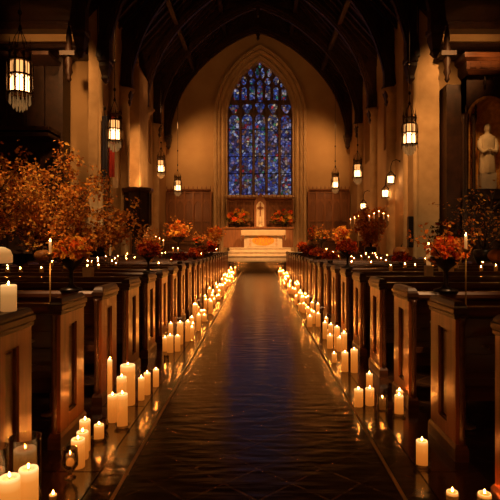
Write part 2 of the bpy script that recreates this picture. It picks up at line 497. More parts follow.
# transept east walls, outer walls, west wall, ceiling
for s, sd in ((1, 'right'), (-1, 'left')):
    mb = MB(); a, b = sorted((s * 5.7, s * 12.6)); mb.box(a, b, 18.9, 19.4, 0, 9.6)
    # shallow pointed relieving arch in the plaster
    struct(mb.build('wall_transept_' + sd, M['plaster']))
    mb = MB(); a, b = sorted((s * 12.4, s * 12.9)); mb.box(a, b, -3.2, 19.4, 0, 9.6)
    struct(mb.build('wall_outer_' + sd, M['panelwood']))
mb = MB(); mb.box(-12.9, 12.9, -3.2, -3.0, 0, 15.8); struct(mb.build('wall_back', M['plaster']))
mb = MB()
pf = [(-12.9, 9.35), (-5.9, 9.35), (0, 15.9), (5.9, 9.35), (12.9, 9.35)]
pt = [(x, z + .25) for x, z in pf]
mb.band(pf, pt, -3.2, 30.5)
# rafters as board pattern on the underside
for k in range(60):
    y = -2.8 + k * .55
    for s in (1, -1):
        a, b = (s * 5.85, 9.35), (s * .05, 15.8)
        nx, nz = -s * .1, -.08
        mb.hexa([(a[0], y, a[1]), (a[0], y + .1, a[1]), (a[0] + nx, y + .1, a[1] + nz), (a[0] + nx, y, a[1] + nz),
                 (b[0], y, b[1]), (b[0], y + .1, b[1]), (b[0] + nx, y + .1, b[1] + nz), (b[0] + nx, y, b[1] + nz)])
struct(mb.build('ceiling', M['roofwood']))

# ------------------------------------------------------------------ roof timbers
def bez(pts, n=22):
    # Catmull-Rom through points
    out = []
    P = [pts[0]] + pts + [pts[-1]]
    for i in range(1, len(P) - 2):
        p0, p1, p2, p3 = P[i - 1], P[i], P[i + 1], P[i + 2]
        m = max(2, n // (len(pts) - 1))
        for k in range(m):
            t = k / m
            out.append(tuple(.5 * (2 * p1[j] + (-p0[j] + p2[j]) * t + (2 * p0[j] - 5 * p1[j] + 4 * p2[j] - p3[j]) * t * t + (-p0[j] + 3 * p1[j] - 3 * p2[j] + p3[j]) * t ** 3) for j in (0, 1)))
    out.append(pts[-1]); return out
def truss():
    t = empty('roof_truss')
    half = bez([(5.12, 7.6), (4.98, 8.5), (4.45, 9.95), (3.55, 11.25), (2.3, 12.4), (1.1, 13.15), (0, 13.6)])
    inner = [(-x, z) for x, z in half] + [p for p in half[::-1]][1:]
    def off(d, pts):
        out = []
        for i, (x, z) in enumerate(pts):
            a = pts[max(i - 1, 0)]; b = pts[min(i + 1, len(pts) - 1)]
            tx, tz = b[0] - a[0], b[1] - a[1]; l = math.hypot(tx, tz)
            out.append((x - tz / l * d, z + tx / l * d))
        return out
    m = MB(); m.band(inner, off(.34, inner), -.17, .17); m.band(off(-.07, inner), off(.09, inner), -.09, .09)
    m.band(off(.13, inner), off(.22, inner), -.21, .21)
    m.build('arch_rib', M['roofwood'], t)
    out2 = [(x, min(15.75 - abs(x) * 1.11, 20)) for x, z in off(.34, inner)]
    m = MB(); m.band(off(.3, inner), [(x, max(z, i[1] + .01)) for (x, z), i in zip(out2, off(.3, inner))], -.05, .05)
    m.build('spandrel_panel', M['roofwood'], t)
    m = MB()
    for s in (1, -1):
        a, b = (s * 5.75, 9.4), (0, 15.75)
        m.hexa([(a[0], -.15, a[1] - .42), (a[0], .15, a[1] - .42), (a[0], .15, a[1] - .02), (a[0], -.15, a[1] - .02),
                (b[0], -.15, b[1] - .42), (b[0], .15, b[1] - .42), (b[0], .15, b[1] - .02), (b[0], -.15, b[1] - .02)])
    m.build('rafter', M['roofwood'], t)
    m = MB(); m.prism([(-1.9, 13.45), (1.9, 13.45), (1.75, 13.75), (-1.75, 13.75)], -.12, .12); m.build('collar_beam', M['roofwood'], t)
    m = MB(); m.lathe([(.0, 13.0), (.07, 13.05), (.10, 13.15), (.07, 13.25), (.12, 13.35), (.10, 13.5), (.1, 15.6)], (0, 0, 0), 10); m.build('king_post', M['roofwood'], t)
    for s in (1, -1):
        m = MB(); a, b = sorted((s * 5.0, s * 5.34)); m.box(a, b, -.16, .16, 7.6, 10.1); m.build('wall_post', M['roofwood'], t)
        m = MB(); c = s * 5.17
        m.loft([(c - .03, c + .03, -.03, .03, 6.75), (c - .12, c + .12, -.12, .12, 6.9), (c - .10, c + .10, -.1, .1, 7.0), (c - .17, c + .17, -.2, .2, 7.3), (c - .17, c + .17, -.2, .2, 7.42), (c - .2, c + .2, -.24, .24, 7.46), (c - .2, c + .2, -.24, .24, 7.6)])
        m.build('corbel', M['blackwood'], t)
    return t
tr0 = truss()
tl = ['dark arched roof truss framing the east window wall', 'dark arched roof truss second from the east window wall', 'dark arched roof truss third from the east window wall',
      'dark arched roof truss fourth from the east window wall', 'dark arched roof truss above the crossing piers', 'dark arched roof truss above the nave, nearest of all']
for k, y in enumerate(TR[::-1]):
    t = tr0 if k == 0 else dup(tr0)
    t.location = (0, y, 0); tag(t, tl[k], 'roof truss', 'arched roof trusses', 'structure')
for i, (x, z) in enumerate([(0, 15.38), (1.9, 13.25), (-1.9, 13.25), (3.7, 11.25), (-3.7, 11.25)]):
    m = MB(); m.box(x - .1, x + .1, -3, 29.9, z, z + .2)
    o = m.build('roof_purlin', M['roofwood'])
    tag(o, ['ridge beam along the top of the dark roof', 'upper long beam on the right roof slope', 'upper long beam on the left roof slope', 'lower long beam on the right roof slope', 'lower long beam on the left roof slope'][i], 'beam', 'long roof beams', 'structure')
for s, sd in ((1, 'right'), (-1, 'left')):
    a, b = sorted((s * 5.9, s * 12.4))
    for z0, z1, nm, yy in ((8.08, 8.45, 'lower', 18.2), (9.08, 9.33, 'upper', 18.4)):
        m = MB(); m.box(a, b, yy, 18.88, z0, z1); m.box(a, b, yy - .05, 18.88, z0 + (z1 - z0) * .8, z1)
        o = m.build('tie_beam', M['roofwood'])
        tag(o, '%s dark beam across the %s transept wall' % (nm, sd), 'beam', None, 'structure')
    m = MB()
    for k in range(4):
        cx = s * (6.02 + .0); 
    m.lathe([(.02, 6.7), (.09, 6.8), (.06, 6.9), (.13, 7.05), (.09, 7.2), (.14, 7.4), (.10, 7.55), (.13, 7.8), (.08, 8.0), (.1, 8.2), (.04, 8.6), (.0, 8.8)], (s * 6.3, 17.0, 0), 10)
    m.box(min(s * 6.05, s * 6.55), max(s * 6.05, s * 6.55), 16.8, 17.28, 7.55, 7.7)
    m.build('corbel_' + sd, M['blackwood'])['kind'] = 'structure'

# ------------------------------------------------------------------ chancel steps and furniture
ZC = .45
for k, (y, z) in enumerate(((23.6, .15), (24.1, .30), (24.6, .45))):
    m = MB(); m.loft([(-HW + .02, HW - .02, y, 30, z - .15), (-HW + .02, HW - .02, y, 30, z - .03), (-HW + .02, HW - .02, y - .03, 30, z - .03), (-HW + .02, HW - .02, y - .03, 30, z)])
    o = m.build('floor_step', M['border']); struct(o)
for k, (x, y, z0, z1) in enumerate(((1.85, 26.0, .45, .70), (1.75, 26.45, .70, .90), (1.62, 26.9, .90, 1.10))):
    m = MB(); m.loft([(WC - x, WC + x, y, 30, z0), (WC - x, WC + x, y, 30, z1 - .05), (WC - x - .02, WC + x + .02, y - .04, 30, z1 - .04), (WC - x - .02, WC + x + .02, y - .04, 30, z1)])
    struct(m.build('floor_altar_step', M['pale']))

# altar
ax = .28
alt = empty('altar', (ax, 27.35, 1.10)); tag(alt, 'pale stone altar with gilded front at top of steps', 'altar')
m = MB(); m.box(-1.02, 1.02, 0, .8, .0, .78); m.build('altar_body', M['pale'], alt)
m = MB(); m.loft([(-1.12, 1.12, -.1, .9, .78), (-1.18, 1.18, -.15, .95, .84), (-1.18, 1.18, -.15, .95, .92), (-1.15, 1.15, -.13, .93, .95)]); m.build('altar_top', M['pale'], alt)
m = MB(); m.box(-1.17, 1.17, -.17, -.155, .66, .93)
for s in (1, -1): m.box(s * 1.19 - .006, s * 1.19 + .006, -.14, .9, .40, .93)
m.build('altar_cloth', M['cream'], alt)
m = MB(); m.box(-.80, .80, -.03, 0, .06, .70); m.box(-.86, -.80, -.05, 0, .03, .74); m.box(.80, .86, -.05, 0, .03, .74); m.box(-.86, .86, -.05, 0, .70, .74)
m.build('frontal_frame', M['pale'], alt)
def ring(mb, cx, cy, cz, rx, rz, th, yy=.03, n=20):
    inn = [(cx + rx * math.cos(2 * PI * k / n), cz + rz * math.sin(2 * PI * k / n)) for k in range(n + 1)]
    out = [(cx + (rx + th) * math.cos(2 * PI * k / n), cz + (rz + th) * math.sin(2 * PI * k / n)) for k in range(n + 1)]
    mb.band(inn, out, cy - yy, cy)
m = MB()
m.prism([(.60 * math.cos(2 * PI * k / 24), .38 + .27 * math.sin(2 * PI * k / 24)) for k in range(24)], -.045, -.03)
em = m.build('gilded_emblem', M['emblem'], alt)
m = MB()
for x in (-.32, 0, .32):
    ring(m, x, -.045, .38, .085, .14, .03, .012)
m.build('emblem_ring', M['tan'], em)
m = MB()
for x in (-.70, .70):
    for z in (.18, .38, .58): ring(m, x, -.03, z, .03, .05, .02)
m.build('frontal_rosette', M['gold'], alt)

# gradine shelf behind altar and cross panel
m = MB(); m.loft([(-1.95, 1.95, 28.75, 29.35, 1.1), (-1.95, 1.95, 28.75, 29.35, 2.12), (-2.02, 2.02, 28.68, 29.4, 2.16), (-2.02, 2.02, 28.68, 29.4, 2.25)])
for k in range(9):
    x = -1.8 + k * .45; m.box(x - .03, x + .03, 28.72, 28.75, 1.15, 2.1)
o = m.build('flower_shelf', M['panelwood'], None); tag(o, 'dark oak shelf running behind the stone altar', 'shelf')
cp = empty('cross_panel', (.13, 28.95, 2.25)); tag(cp, 'cream niche panel with dark cross above the altar', 'altar cross')
m = MB(); m.box(-.34, .34, .1, .22, 0, 1.5); m.prism([(-.34, 1.5), (.34, 1.5), (.12, 1.75), (0, 1.95), (-.12, 1.75)], .1, .22)
m.build('panel_back', M['panelwood'], cp)
m = MB(); m.prism([(-.22, .04), (.22, .04), (.22, 1.25), (.1, 1.42), (0, 1.47), (-.1, 1.42), (-.22, 1.25)], .08, .105); m.build('cream_panel', M['cream'], cp)
m = MB(); m.box(-.035, .035, .04, .08, .55, 1.40); m.box(-.18, .18, .04, .08, 1.05, 1.14); ring(m, 0, .08, 1.095, .09, .09, .03, .03, 16); m.build('cross', M['panelwood'], cp)
m = MB(); m.lathe([(.13, 0), (.13, .05), (.06, .1), (.05, .2), (.09, .26), (.10, .34), (.05, .5), (.055, .56), (.0, .62)], (0, .0, 0), 10); m.build('figure', M['cream'], cp)

# wood panelling under window and side screens
def screen(name, x0, x1, y, z0, z1, npan, label):
    t = empty(name, ((x0 + x1) / 2, y, z0)); tag(t, label, 'wood screen', None, 'structure')
    w = (x1 - x0) / 2; h = z1 - z0
    m = MB(); m.box(-w, w, 0, .08, 0, h); m.build('panel_board', M['oak'], t)
    m = MB()
    pw = 2 * w / npan
    for k in range(npan + 1): m.box(-w + k * pw - .05, -w + k * pw + .05, -.10, 0, 0, h)
    for z in (0.02, h * .55, h * .86, h - .1): m.box(-w, w, -.05, 0, z, z + .09)
    m.build('frame', M['panelwood'], t)
    m = MB()
    for k in range(npan):
        cx = -w + (k + .5) * pw
        n = 10; inn = [(cx - (pw / 2 - .05) + (pw - .1) * i / n, h * .86 - .28 + .26 * math.sin(PI * i / n)) for i in range(n + 1)]
        out = [(x, h * .86) for x, z in inn]
        m.band(inn, out, -.04, 0)
    m.build('tracery', M['panelwood'], t)
    m = MB(); m.loft([(-w, w, -.06, .1, h), (-w, w, -.14, .1, h + .06), (-w, w, -.16, .1, h + .14)])
    for k in range(npan * 2 + 1): 
        cx = -w + k * pw / 2; m.loft([(cx - .03, cx + .03, -.14, -.08, h + .14), (cx - .03, cx + .03, -.14, -.08, h + .22), (cx - .002, cx + .002, -.112, -.108, h + .34)])
    m.build('cornice', M['panelwood'], t)
    return t
screen('wood_screen', -5.3, -2.75, 29.75, ZC, 4.35, 5, 'carved oak screen on the wall left of the window')
screen('wood_screen', 2.95, 5.3, 29.75, ZC, 4.35, 5, 'carved oak screen on the wall right of the window')
screen('wood_screen', -1.75, 2.0, 29.62, 1.1, 3.85, 8, 'carved oak reredos directly below the stained window')
# stall fronts at both sides of the chancel
for s, sd in ((-1, 'left'), (1, 'right')):
    t = empty('choir_stall', (s * 4.12, 24.95, ZC)); tag(t, 'low dark oak choir stall on the %s of the chancel' % sd, 'choir stall')
    m = MB(); m.box(-1.1, 1.1, 0, .08, 0.001, .85); m.loft([(-1.15, 1.15, -.1, .2, .85), (-1.15, 1.15, -.1, .2, .93)]); m.build('front', M['darkoak'], t)
    for k in range(6):
        m = MB(); m.box(-1.1 + k * .44 - .03, -1.1 + k * .44 + .03, -.03, 0, .05, .84); m.build('front_post', M['darkoak'], t)
    m = MB(); m.box(-1.1, 1.1, .45, .8, .38, .44); m.box(-1.1, 1.1, .8, .86, .0, 1.0); m.build('seat', M['darkoak'], t)

# pulpit on the left
pu = empty('pulpit', (-4.75, 20.15, 0)); tag(pu, 'tall dark carved wooden pulpit against the left stone pier', 'pulpit')
m = MB(); m.lathe([(.42, 0), (.42, .2), (.25, .35), (.22, 1.6), (.3, 1.8), (.5, 2.0)], (0, 0, 0), 8, False, PI / 8); m.build('pedestal', M['blackwood'], pu)
m = MB(); m.lathe([(.5, 2.0), (.52, 2.1), (.5, 2.12), (.5, 3.3)], (0, 0, 0), 8, False, PI / 8); m.build('tub', M['blackwood'], pu)
m = MB()
for k in range(8):
    a = PI / 8 + k * PI / 4; m.tube([(.5 * math.cos(a), .5 * math.sin(a), 2.05), (.5 * math.cos(a), .5 * math.sin(a), 3.35)], .045, 6)
m.build('corner_shaft', M['blackwood'], pu)
m = MB(); m.lathe([(.5, 3.3), (.58, 3.36), (.62, 3.42), (.62, 3.5), (.55, 3.52)], (0, 0, 0), 8, False, PI / 8); m.build('cornice', M['darkoak'], pu)

# organ case left, shrine case right
def case(name, s, x0, x1, y0, y1, h, label, cat):
    t = empty(name, (0, 0, 0)); tag(t, label, cat)
    xa, xb = sorted((s * x0, s * x1))
    m = MB(); m.box(xa, xb, y0, y1, 0, h); m.build('carcass', M['blackwood'], t)
    return t, xa, xb
oc, xa, xb = case('organ_case', -1, 6.95, 9.6, 18.1, 18.88, 7.9, 'tall dark carved organ case in the left transept', 'organ case')
m = MB(); m.loft([(xa - .05, xb + .05, 18.0, 18.88, 7.9), (xa - .15, xb + .15, 17.9, 18.88, 8.05), (xa - .2, xb + .2, 17.85, 18.88, 8.1)]); m.build('cornice', M['blackwood'], oc)
m = MB()
for k in range(5): 
    x = xa + (xb - xa) * k / 4; m.box(x - .07, x + .07, 17.98, 18.1, 0, 7.9)
for z in (1.0, 3.0, 4.9, 5.1, 7.6): m.box(xa, xb, 18.0, 16.9, z, z + .12)
m.build('frame', M['blackwood'], oc)
for k in range(4):
    cx0 = xa + (xb - xa) * k / 4 + .12
    for j in range(5):
        m = MB(); cx = cx0 + j * .115
        m.lathe([(.02, 3.14), (.05, 3.3), (.05, 4.4 - .12 * abs(j - 2)), (.045, 4.4 - .12 * abs(j - 2))], (cx, 18.04, 0), 8); m.build('organ_pipe', M['metal'], oc)
sh, xa, xb = case('shrine_case', 1, 6.25, 9.4, 16.9, 18.6, 6.6, 'tall dark carved shrine case with arched gilded niche at right', 'shrine')
cx = 7.45; NW = .62
m = MB(); m.loft([(6.75, 9.4, 16.35, 17.0, 6.75), (6.65, 9.4, 16.25, 17.0, 6.9), (6.65, 9.4, 16.25, 17.0, 7.15), (6.55, 9.4, 16.15, 17.0, 7.25), (6.55, 9.4, 16.15, 17.0, 7.4)])
for k in range(8): m.box(6.75 + k * .33, 6.95 + k * .33, 16.22, 16.25, 6.93, 7.12)
m.build('canopy', M['darkoak'], sh)
m = MB(); m.box(6.75, cx - NW - .1, 16.5, 16.9, .0, 6.75); m.box(cx + NW + .1, 9.4, 16.5, 16.9, 0, 6.75); m.box(cx - NW - .1, cx + NW + .1, 16.5, 16.9, 0, 3.1)
n = 12
inn = [(cx - NW - .1, 5.3)] + [(cx - (NW + .1) * math.cos(PI * k / n), 5.3 + .78 * math.sin(PI * k / n)) for k in range(n + 1)] + [(cx + NW + .1, 5.3)]
m.band(inn, [(x, 6.75) for x, z in inn], 16.5, 16.9); m.build('front', M['blackwood'], sh)
m = MB()
for x in (6.7, 6.95, cx - NW - .2, cx + NW + .2): m.lathe([(.09, 1.2), (.09, 1.4), (.055, 1.5), (.055, 5.2), (.09, 5.3), (.1, 5.5)], (x, 16.42, 0), 10)
for k in range(6): m.lathe([(.0, 0), (.05, .05), (.02, .12), (.05, .2), (0, .34)], (6.7 + k * .3, 16.4, 5.5 if k < 2 else 6.4), 8)
m.build('colonnette', M['blackwood'], sh)
m = MB(); inn = [(cx - NW, 3.1), (cx - NW, 5.3)] + [(cx - NW * math.cos(PI * k / n), 5.3 + .7 * math.sin(PI * k / n)) for k in range(n + 1)] + [(cx + NW, 5.3), (cx + NW, 3.1)]
out = [(cx - NW - .1, 3.1), (cx - NW - .1, 5.3)] + [(cx - (NW + .1) * math.cos(PI * k / n), 5.3 + .8 * math.sin(PI * k / n)) for k in range(n + 1)] + [(cx + NW + .1, 5.3), (cx + NW + .1, 3.1)]
m.band(inn, out, 16.44, 16.52); m.build('niche_arch', M['gold'], sh)
m = MB()
vs = [];
for k in range(9):
    a = PI * k / 8
    for z in (3.1, 5.3): vs.append((cx - NW * math.cos(a), 16.5 + .36 * math.sin(a), z))
m.add(vs, [(2 * k, 2 * k + 2, 2 * k + 3, 2 * k + 1) for k in range(8)], True)
vs = []
for j in range(5):
    b = PI / 2 * j / 4
    for k in range(9):
        a = PI * k / 8; vs.append((cx - NW * math.cos(a) * math.cos(b), 16.5 + .36 * math.sin(a) * math.cos(b), 5.3 + .7 * math.sin(b)))
m.add(vs, [(j * 9 + k, j * 9 + k + 1, (j + 1) * 9 + k + 1, (j + 1) * 9 + k) for j in range(4) for k in range(8)], True)
m.build('niche_shell', M['gold'], sh)
m = MB(); m.box(6.8, 8.7, 16.15, 16.5, 2.75, 2.9); m.loft([(6.9, 8.6, 16.3, 16.5, 2.5), (6.8, 8.7, 16.2, 16.5, 2.75)]); m.build('ledge', M['blackwood'], sh)
# robed statue in the niche: one continuous body with head and folded arms
st = empty('statue', (cx + .02, 16.61, 3.103)); tag(st, 'cream robed statue standing in the arched gilded niche', 'statue')
m = MB()
prof = [(.21, 0), (.21, .28), (.20, .30)]
m.box(-.24, .24, -.13, .18, 0, .52); m.build('plinth', M['pale'], st)
m = MB()
secs = [(.26, .16, .52), (.27, .17, .6), (.25, .15, .9), (.235, .14, 1.2), (.25, .15, 1.42), (.27, .15, 1.6), (.24, .12, 1.72), (.12, .09, 1.78), (.07, .07, 1.82), (.075, .08, 1.86), (.10, .11, 1.93), (.105, .115, 2.0), (.09, .1, 2.07), (.05, .06, 2.12), (.005, .005, 2.13)]
nn = 20; vs = []
for i, (rx, ry, z) in enumerate(secs):
    for k in range(nn):
        a = 2 * PI * k / nn
        w = 1 + (.07 * math.sin(7 * a + z) if z < 1.5 else 0)
        vs.append((rx * w * math.cos(a), ry * w * math.sin(a) * (1 if z < 1.8 else 1), z))
m.add(vs, [(i * nn + k, i * nn + (k + 1) % nn, (i + 1) * nn + (k + 1) % nn, (i + 1) * nn + k) for i in range(len(secs) - 1) for k in range(nn)], True)
for s in (1, -1):
    m.tube([(s * .22, 0, 1.62), (s * .29, -.03, 1.35), (s * .2, -.14, 1.18), (s * .03, -.21, 1.27)], [.085, .08, .075, .04], 10)
    m.blob((s * .04, -.105, 2.0), .014, 6, 5)
m.blob((0, -.118, 1.96), .018, 6, 5, (1, 1, 1.5)); m.box(-.025, .025, -.118, -.1, 1.905, 1.915)
m.build('figure', M['cream'], st)

# banners by the left pier, loudspeaker by right pier
for k, (x, mt, lb) in enumerate(((-4.88, 'red', 'red hanging banner beside the left stone pier'), (-5.12, 'navy', 'dark blue hanging banner beside the left stone pier'))):
    t = empty('banner', (x, 17.05, 0)); tag(t, lb, 'banner', 'banners by the left pier')
    m = MB(); m.tube([(0, 0, .02), (0, 0, 5.8)], .018, 8); m.blob((0, 0, 5.86), .05, 8, 6, (1, 1, 1.6)); m.lathe([(.12, 0.0), (.12, .04), (.03, .08)], (0, 0, 0), 12); m.build('pole', M['brass'] if k == 0 else M['metal'], t)
    m = MB()
    for j in range(6):
        xx0, xx1 = -.09 + j * .03, -.06 + j * .03
        yy = [-.03 - .02 * math.sin(j * 1.9), -.03 - .02 * math.sin((j + 1) * 1.9)]
        m.hexa([(xx0, yy[0], 3.55), (xx1, yy[1], 3.55), (xx1, yy[1] + .01, 3.55), (xx0, yy[0] + .01, 3.55), (xx0, yy[0], 5.6), (xx1, yy[1], 5.6), (xx1, yy[1] + .01, 5.6), (xx0, yy[0] + .01, 5.6)])
    m.build('cloth', M[mt], t)
sp = empty('loudspeaker', (5.05, 16.82, 1.2)); tag(sp, 'slim black column loudspeaker fixed to the right stone pier', 'speaker')
m = MB(); m.loft([(-.07, .07, 0, .16, 0), (-.08, .08, -.01, .17, .03), (-.08, .08, -.01, .17, 1.0), (-.07, .07, 0, .16, 1.03)]); m.build('cabinet', M['metal'], sp)
m = MB()
for k in range(12): m.box(-.06, .06, -.016, -.01, .08 + k * .075, .13 + k * .075)
m.build('grille', M['urn'], sp)
m = MB(); m.tube([(.0, .1, .5), (.15, .3, .5)], .025, 8); m.build('wall_mount', M['metal'], sp)

# ------------------------------------------------------------------ pews
PD = .48
def make_pew(s):
    """origin on the floor under the aisle face of the end panel, far edge; x grows away from the aisle"""
    root = empty('pew')
    def B(mb, name, mat, par=None):
        if s < 0:
            mb.v = [(-x, y, z) for x, y, z in mb.v]; mb.f = [tuple(reversed(f)) for f in mb.f]
        return mb.build(name, mat, par or root)
    D = PD; y0 = -D; y1 = 0
    m = MB(); m.box(.03, .060, y0 + .015, y1 - .015, .09, .88)
    st = .165                                         # frame stiles and rails
    m.box(.0, .03, y0 + .015, y0 + st, .09, .88); m.box(.0, .03, y1 - st, y1 - .015, .09, .88)
    m.box(.0, .03, y0 + st, y1 - st, .09, .19); m.box(.0, .03, y0 + st, y1 - st, .79, .88)
    e = B(m, 'end_panel', M['oakv'])
    m = MB(); ya, yb = y0 + st, y1 - st
    for (a, b, c, d) in ((ya, ya + .012, .19, .79), (yb - .012, yb, .19, .79), (ya, yb, .19, .202), (ya, yb, .778, .79)): m.box(.014, .03, a, b, c, d)
    m.loft([(.022, .03, ya + .03, yb - .03, .22), (.022, .03, ya + .03, yb - .03, .76)])
    B(m, 'inset_panel', M['darkoak'], e)
    for yy in (y0 + .012, y1 - .012):
        m = MB(); m.lathe([(.02, .1), (.024, .14), (.018, .16), (.018, .84), (.024, .86), (.024, .88)], (.040, yy, 0), 8)
        B(m, 'edge_bead', M['darkoak'], e)
    m = MB(); m.loft([(-.012, .074, y0 - .01, y1 + .01, .0), (-.012, .074, y0 - .01, y1 + .01, .075), (-.003, .064, y0 + .005, y1 - .005, .10)])
    B(m, 'plinth', M['darkoak'])
    m = MB()
    m.loft([(-.003, .063, y0 + .012, y1 - .012, .872), (-.010, .070, y0 + .004, y1 - .004, .878), (-.010, .070, y0 + .004, y1 - .004, .896), (-.006, .066, y0 + .008, y1 - .008, .899), (-.017, .077, y0 - .002, y1 + .002, .908),
            (-.017, .077, y0 - .002, y1 + .002, .936), (-.009, .069, y0 + .008, y1 - .008, .941), (-.009, .069, y0 + .014, y1 - .014, .955), (.0, .060, y0 + .034, y1 - .034, .976), (.004, .056, y0 + .04, y1 - .04, .98)])
    B(m, 'cap_moulding', M['capoak'])
    L = 2.98
    m = MB()
    p = lambda x, zz, t: (x, y0 + .20 - (zz - .42) * .30 + t, zz)
    m.hexa([p(.062, .30, 0), p(L, .30, 0), p(L, .30, .03), p(.062, .30, .03), p(.062, .9, 0), p(L, .9, 0), p(L, .9, .03), p(.062, .9, .03)])
    for z in (.42, .54, .66, .78):
        m.hexa([p(.062, z, -.008), p(L, z, -.008), p(L, z, .0), p(.062, z, .0), p(.062, z + .09, -.008), p(L, z + .09, -.008), p(L, z + .09, 0), p(.062, z + .09, 0)])
    B(m, 'backrest', M['darkoak'])
    m = MB(); yb = y0 + .06
    m.loft([(.062, L, yb - .03, yb + .05, .885), (.062, L, yb - .045, yb + .065, .90), (.062, L, yb - .045, yb + .065, .925), (.062, L, yb - .03, yb + .05, .945)])
    B(m, 'top_rail', M['darkoak'])
    m = MB(); m.loft([(.062, L, y0 + .17, y1 - .04, .42), (.062, L, y0 + .17, y1 - .02, .44), (.062, L, y0 + .17, y1 - .03, .465)])
    B(m, 'seat', M['darkoak'])
    m = MB(); m.box(.2, L - .1, y0 + .0, y0 + .11, .685, .70); m.box(.2, L - .1, y0 - .008, y0 + .0, .685, .73); B(m, 'book_rail', M['darkoak'])
    m = MB(); m.box(L, L + .07, y0 + .015, y1 - .015, 0, .88); m.loft([(L - .02, L + .09, y0, y1, .88), (L - .02, L + .09, y0, y1, .93), (L, L + .07, y0 + .05, y1 - .05, .97)])
    B(m, 'end_panel', M['darkoak'])
    return root
LX, RX = 1.29, 1.22
LY = [2.92 + .875 * k for k in range(23)]
RY = [2.64 + .975 * k for k in range(21)]
for s, ys, X, sd in ((-1, LY, LX, 'left'), (1, RY, RX, 'right')):
    p0 = make_pew(s)
    for k, y in enumerate(ys):
        p = p0 if k == 0 else dup(p0)
        p.location = (s * X, y, .0065)
        if k == 0: lb = 'dark oak pew closest to the camera in the %s bank' % sd
        elif k == len(ys) - 1: lb = 'dark oak pew farthest up the %s bank, by the chancel steps' % sd
        else: lb = 'dark oak pew with panelled end, %s from the camera in the %s bank' % (ORD[k], sd)
        tag(p, lb, 'pew', 'pews on the %s of the aisle' % sd)
PEWTOP = .945 + .0075
def rail_y(ys, k): return ys[k] - PD + .07            # centre of a pew's top rail

# ------------------------------------------------------------------ candles
fm = MB(); fm.lathe([(1e-5, 0), (.0036, .003), (.0048, .007), (.0036, .013), (.0015, .019), (1e-5, .023)], (0, 0, 0), 8)
flame_me = fm.mesh('flame', M['flame'])
wk = MB(); wk.lathe([(.0016, 0), (.0012, .014)], (0, 0, 0), 5); wick_me = wk.mesh('wick', M['wick'])
wax_cache = {}
def wax_mesh(r, h, dim=False):
    key = (round(r, 3), round(h, 2), dim)
    if key not in wax_cache:
        m = MB(); r_, h_ = key[0], key[1]
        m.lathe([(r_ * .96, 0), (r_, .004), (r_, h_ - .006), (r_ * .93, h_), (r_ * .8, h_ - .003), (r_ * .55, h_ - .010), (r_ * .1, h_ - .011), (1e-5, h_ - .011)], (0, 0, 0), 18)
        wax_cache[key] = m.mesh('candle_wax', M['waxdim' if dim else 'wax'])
    return wax_cache[key], key[1]
used = []
def candle(x, y, r, h, label, group=None, z=.0065, fs=1.0, dim=False, cat='candle'):
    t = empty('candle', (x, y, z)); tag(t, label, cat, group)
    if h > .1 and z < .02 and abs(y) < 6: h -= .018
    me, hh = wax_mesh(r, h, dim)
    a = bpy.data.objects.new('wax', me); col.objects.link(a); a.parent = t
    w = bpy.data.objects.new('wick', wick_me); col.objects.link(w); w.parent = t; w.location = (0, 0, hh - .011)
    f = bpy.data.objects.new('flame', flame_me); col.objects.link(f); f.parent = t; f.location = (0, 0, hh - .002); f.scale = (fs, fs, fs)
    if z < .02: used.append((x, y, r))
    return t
def vase(x, y, r, h, label, z=.0065, foot=False, cat='glass holder', group=None):
    m = MB(); t = .003
    if foot:
        m.lathe([(r * .7, 0), (r * .75, .004), (.012, .012), (.009, .03), (r * .6, .045), (r, .07), (r * 1.02, h * .6), (r * .9, h), (r * .9 - t, h), (r * 1.02 - t, h * .6), (r - t, .074), (r * .5, .05), (1e-5, .049)], (0, 0, 0), 20)
    else:
        m.lathe([(r * .95, 0), (r, .004), (r, h - .002), (r + .002, h), (r - t, h), (r - t, .008), (1e-5, .007)], (0, 0, 0), 24)
    o = m.build('glass_holder', M['glass'], None, (x, y, z)); tag(o, label, cat, group)
    return o
def dish(x, y, r, label, z=.0065):
    m = MB(); m.lathe([(r * .6, 0), (r * .7, .003), (r, .018), (r * 1.02, .024), (r * .97, .022), (r * .68, .0055), (1e-5, .005)], (0, 0, 0), 20)
    o = m.build('glass_dish', M['glass'], None, (x, y, z)); tag(o, label, 'glass dish')
    return o

Z0 = .0065
# hand-set candles beside the near left pews
vase(-1.142, 2.50, .074, .395, 'tall clear glass cylinder around a pillar candle, at the nearest left pew')
candle(-1.142, 2.50, .052, .345, 'pillar candle burning inside the tall glass cylinder at lower left', z=Z0 + .0085)
vase(-1.19, 2.31, .055, .42, 'clear glass cylinder at the left picture edge beside pillar candles')
candle(-1.19, 2.31, .040, .33, 'pillar candle inside the glass cylinder at the left picture edge', z=Z0 + .0085)
candle(-1.058, 2.17, .043, .37, 'large glowing pillar candle in the bottom left corner')
candle(-1.035, 2.30, .042, .352, 'large glowing pillar candle standing before the tall glass cylinder')
vase(-1.065, 2.65, .025, .035, 'tiny glass tealight cup on the floor right of the tall glass cylinder')
candle(-1.065, 2.65, .018, .028, 'tealight in the tiny glass cup near the bottom left', z=Z0 + .0085)
vase(-1.076, 2.92, .045, .17, 'footed glass goblet before the pillar candle cluster at second left pew', foot=True)
candle(-1.076, 2.92, .022, .06, 'small candle in the footed goblet at second left pew', z=Z0 + .0755)
candle(-1.08, 3.06, .040, .19, 'stout pillar candle behind the footed goblet at second left pew')
candle(-1.094, 3.18, .036, .19, 'pillar candle in the middle of the cluster at second left pew')
candle(-1.12, 3.30, .034, .215, 'pillar candle at the rear of the cluster at second left pew')
dish(-1.085, 3.48, .055, 'clear glass dish under a short pillar, beside second left pew')
candle(-1.085, 3.48, .033, .115, 'short pillar candle on a clear dish beside second left pew', z=Z0 + .006)
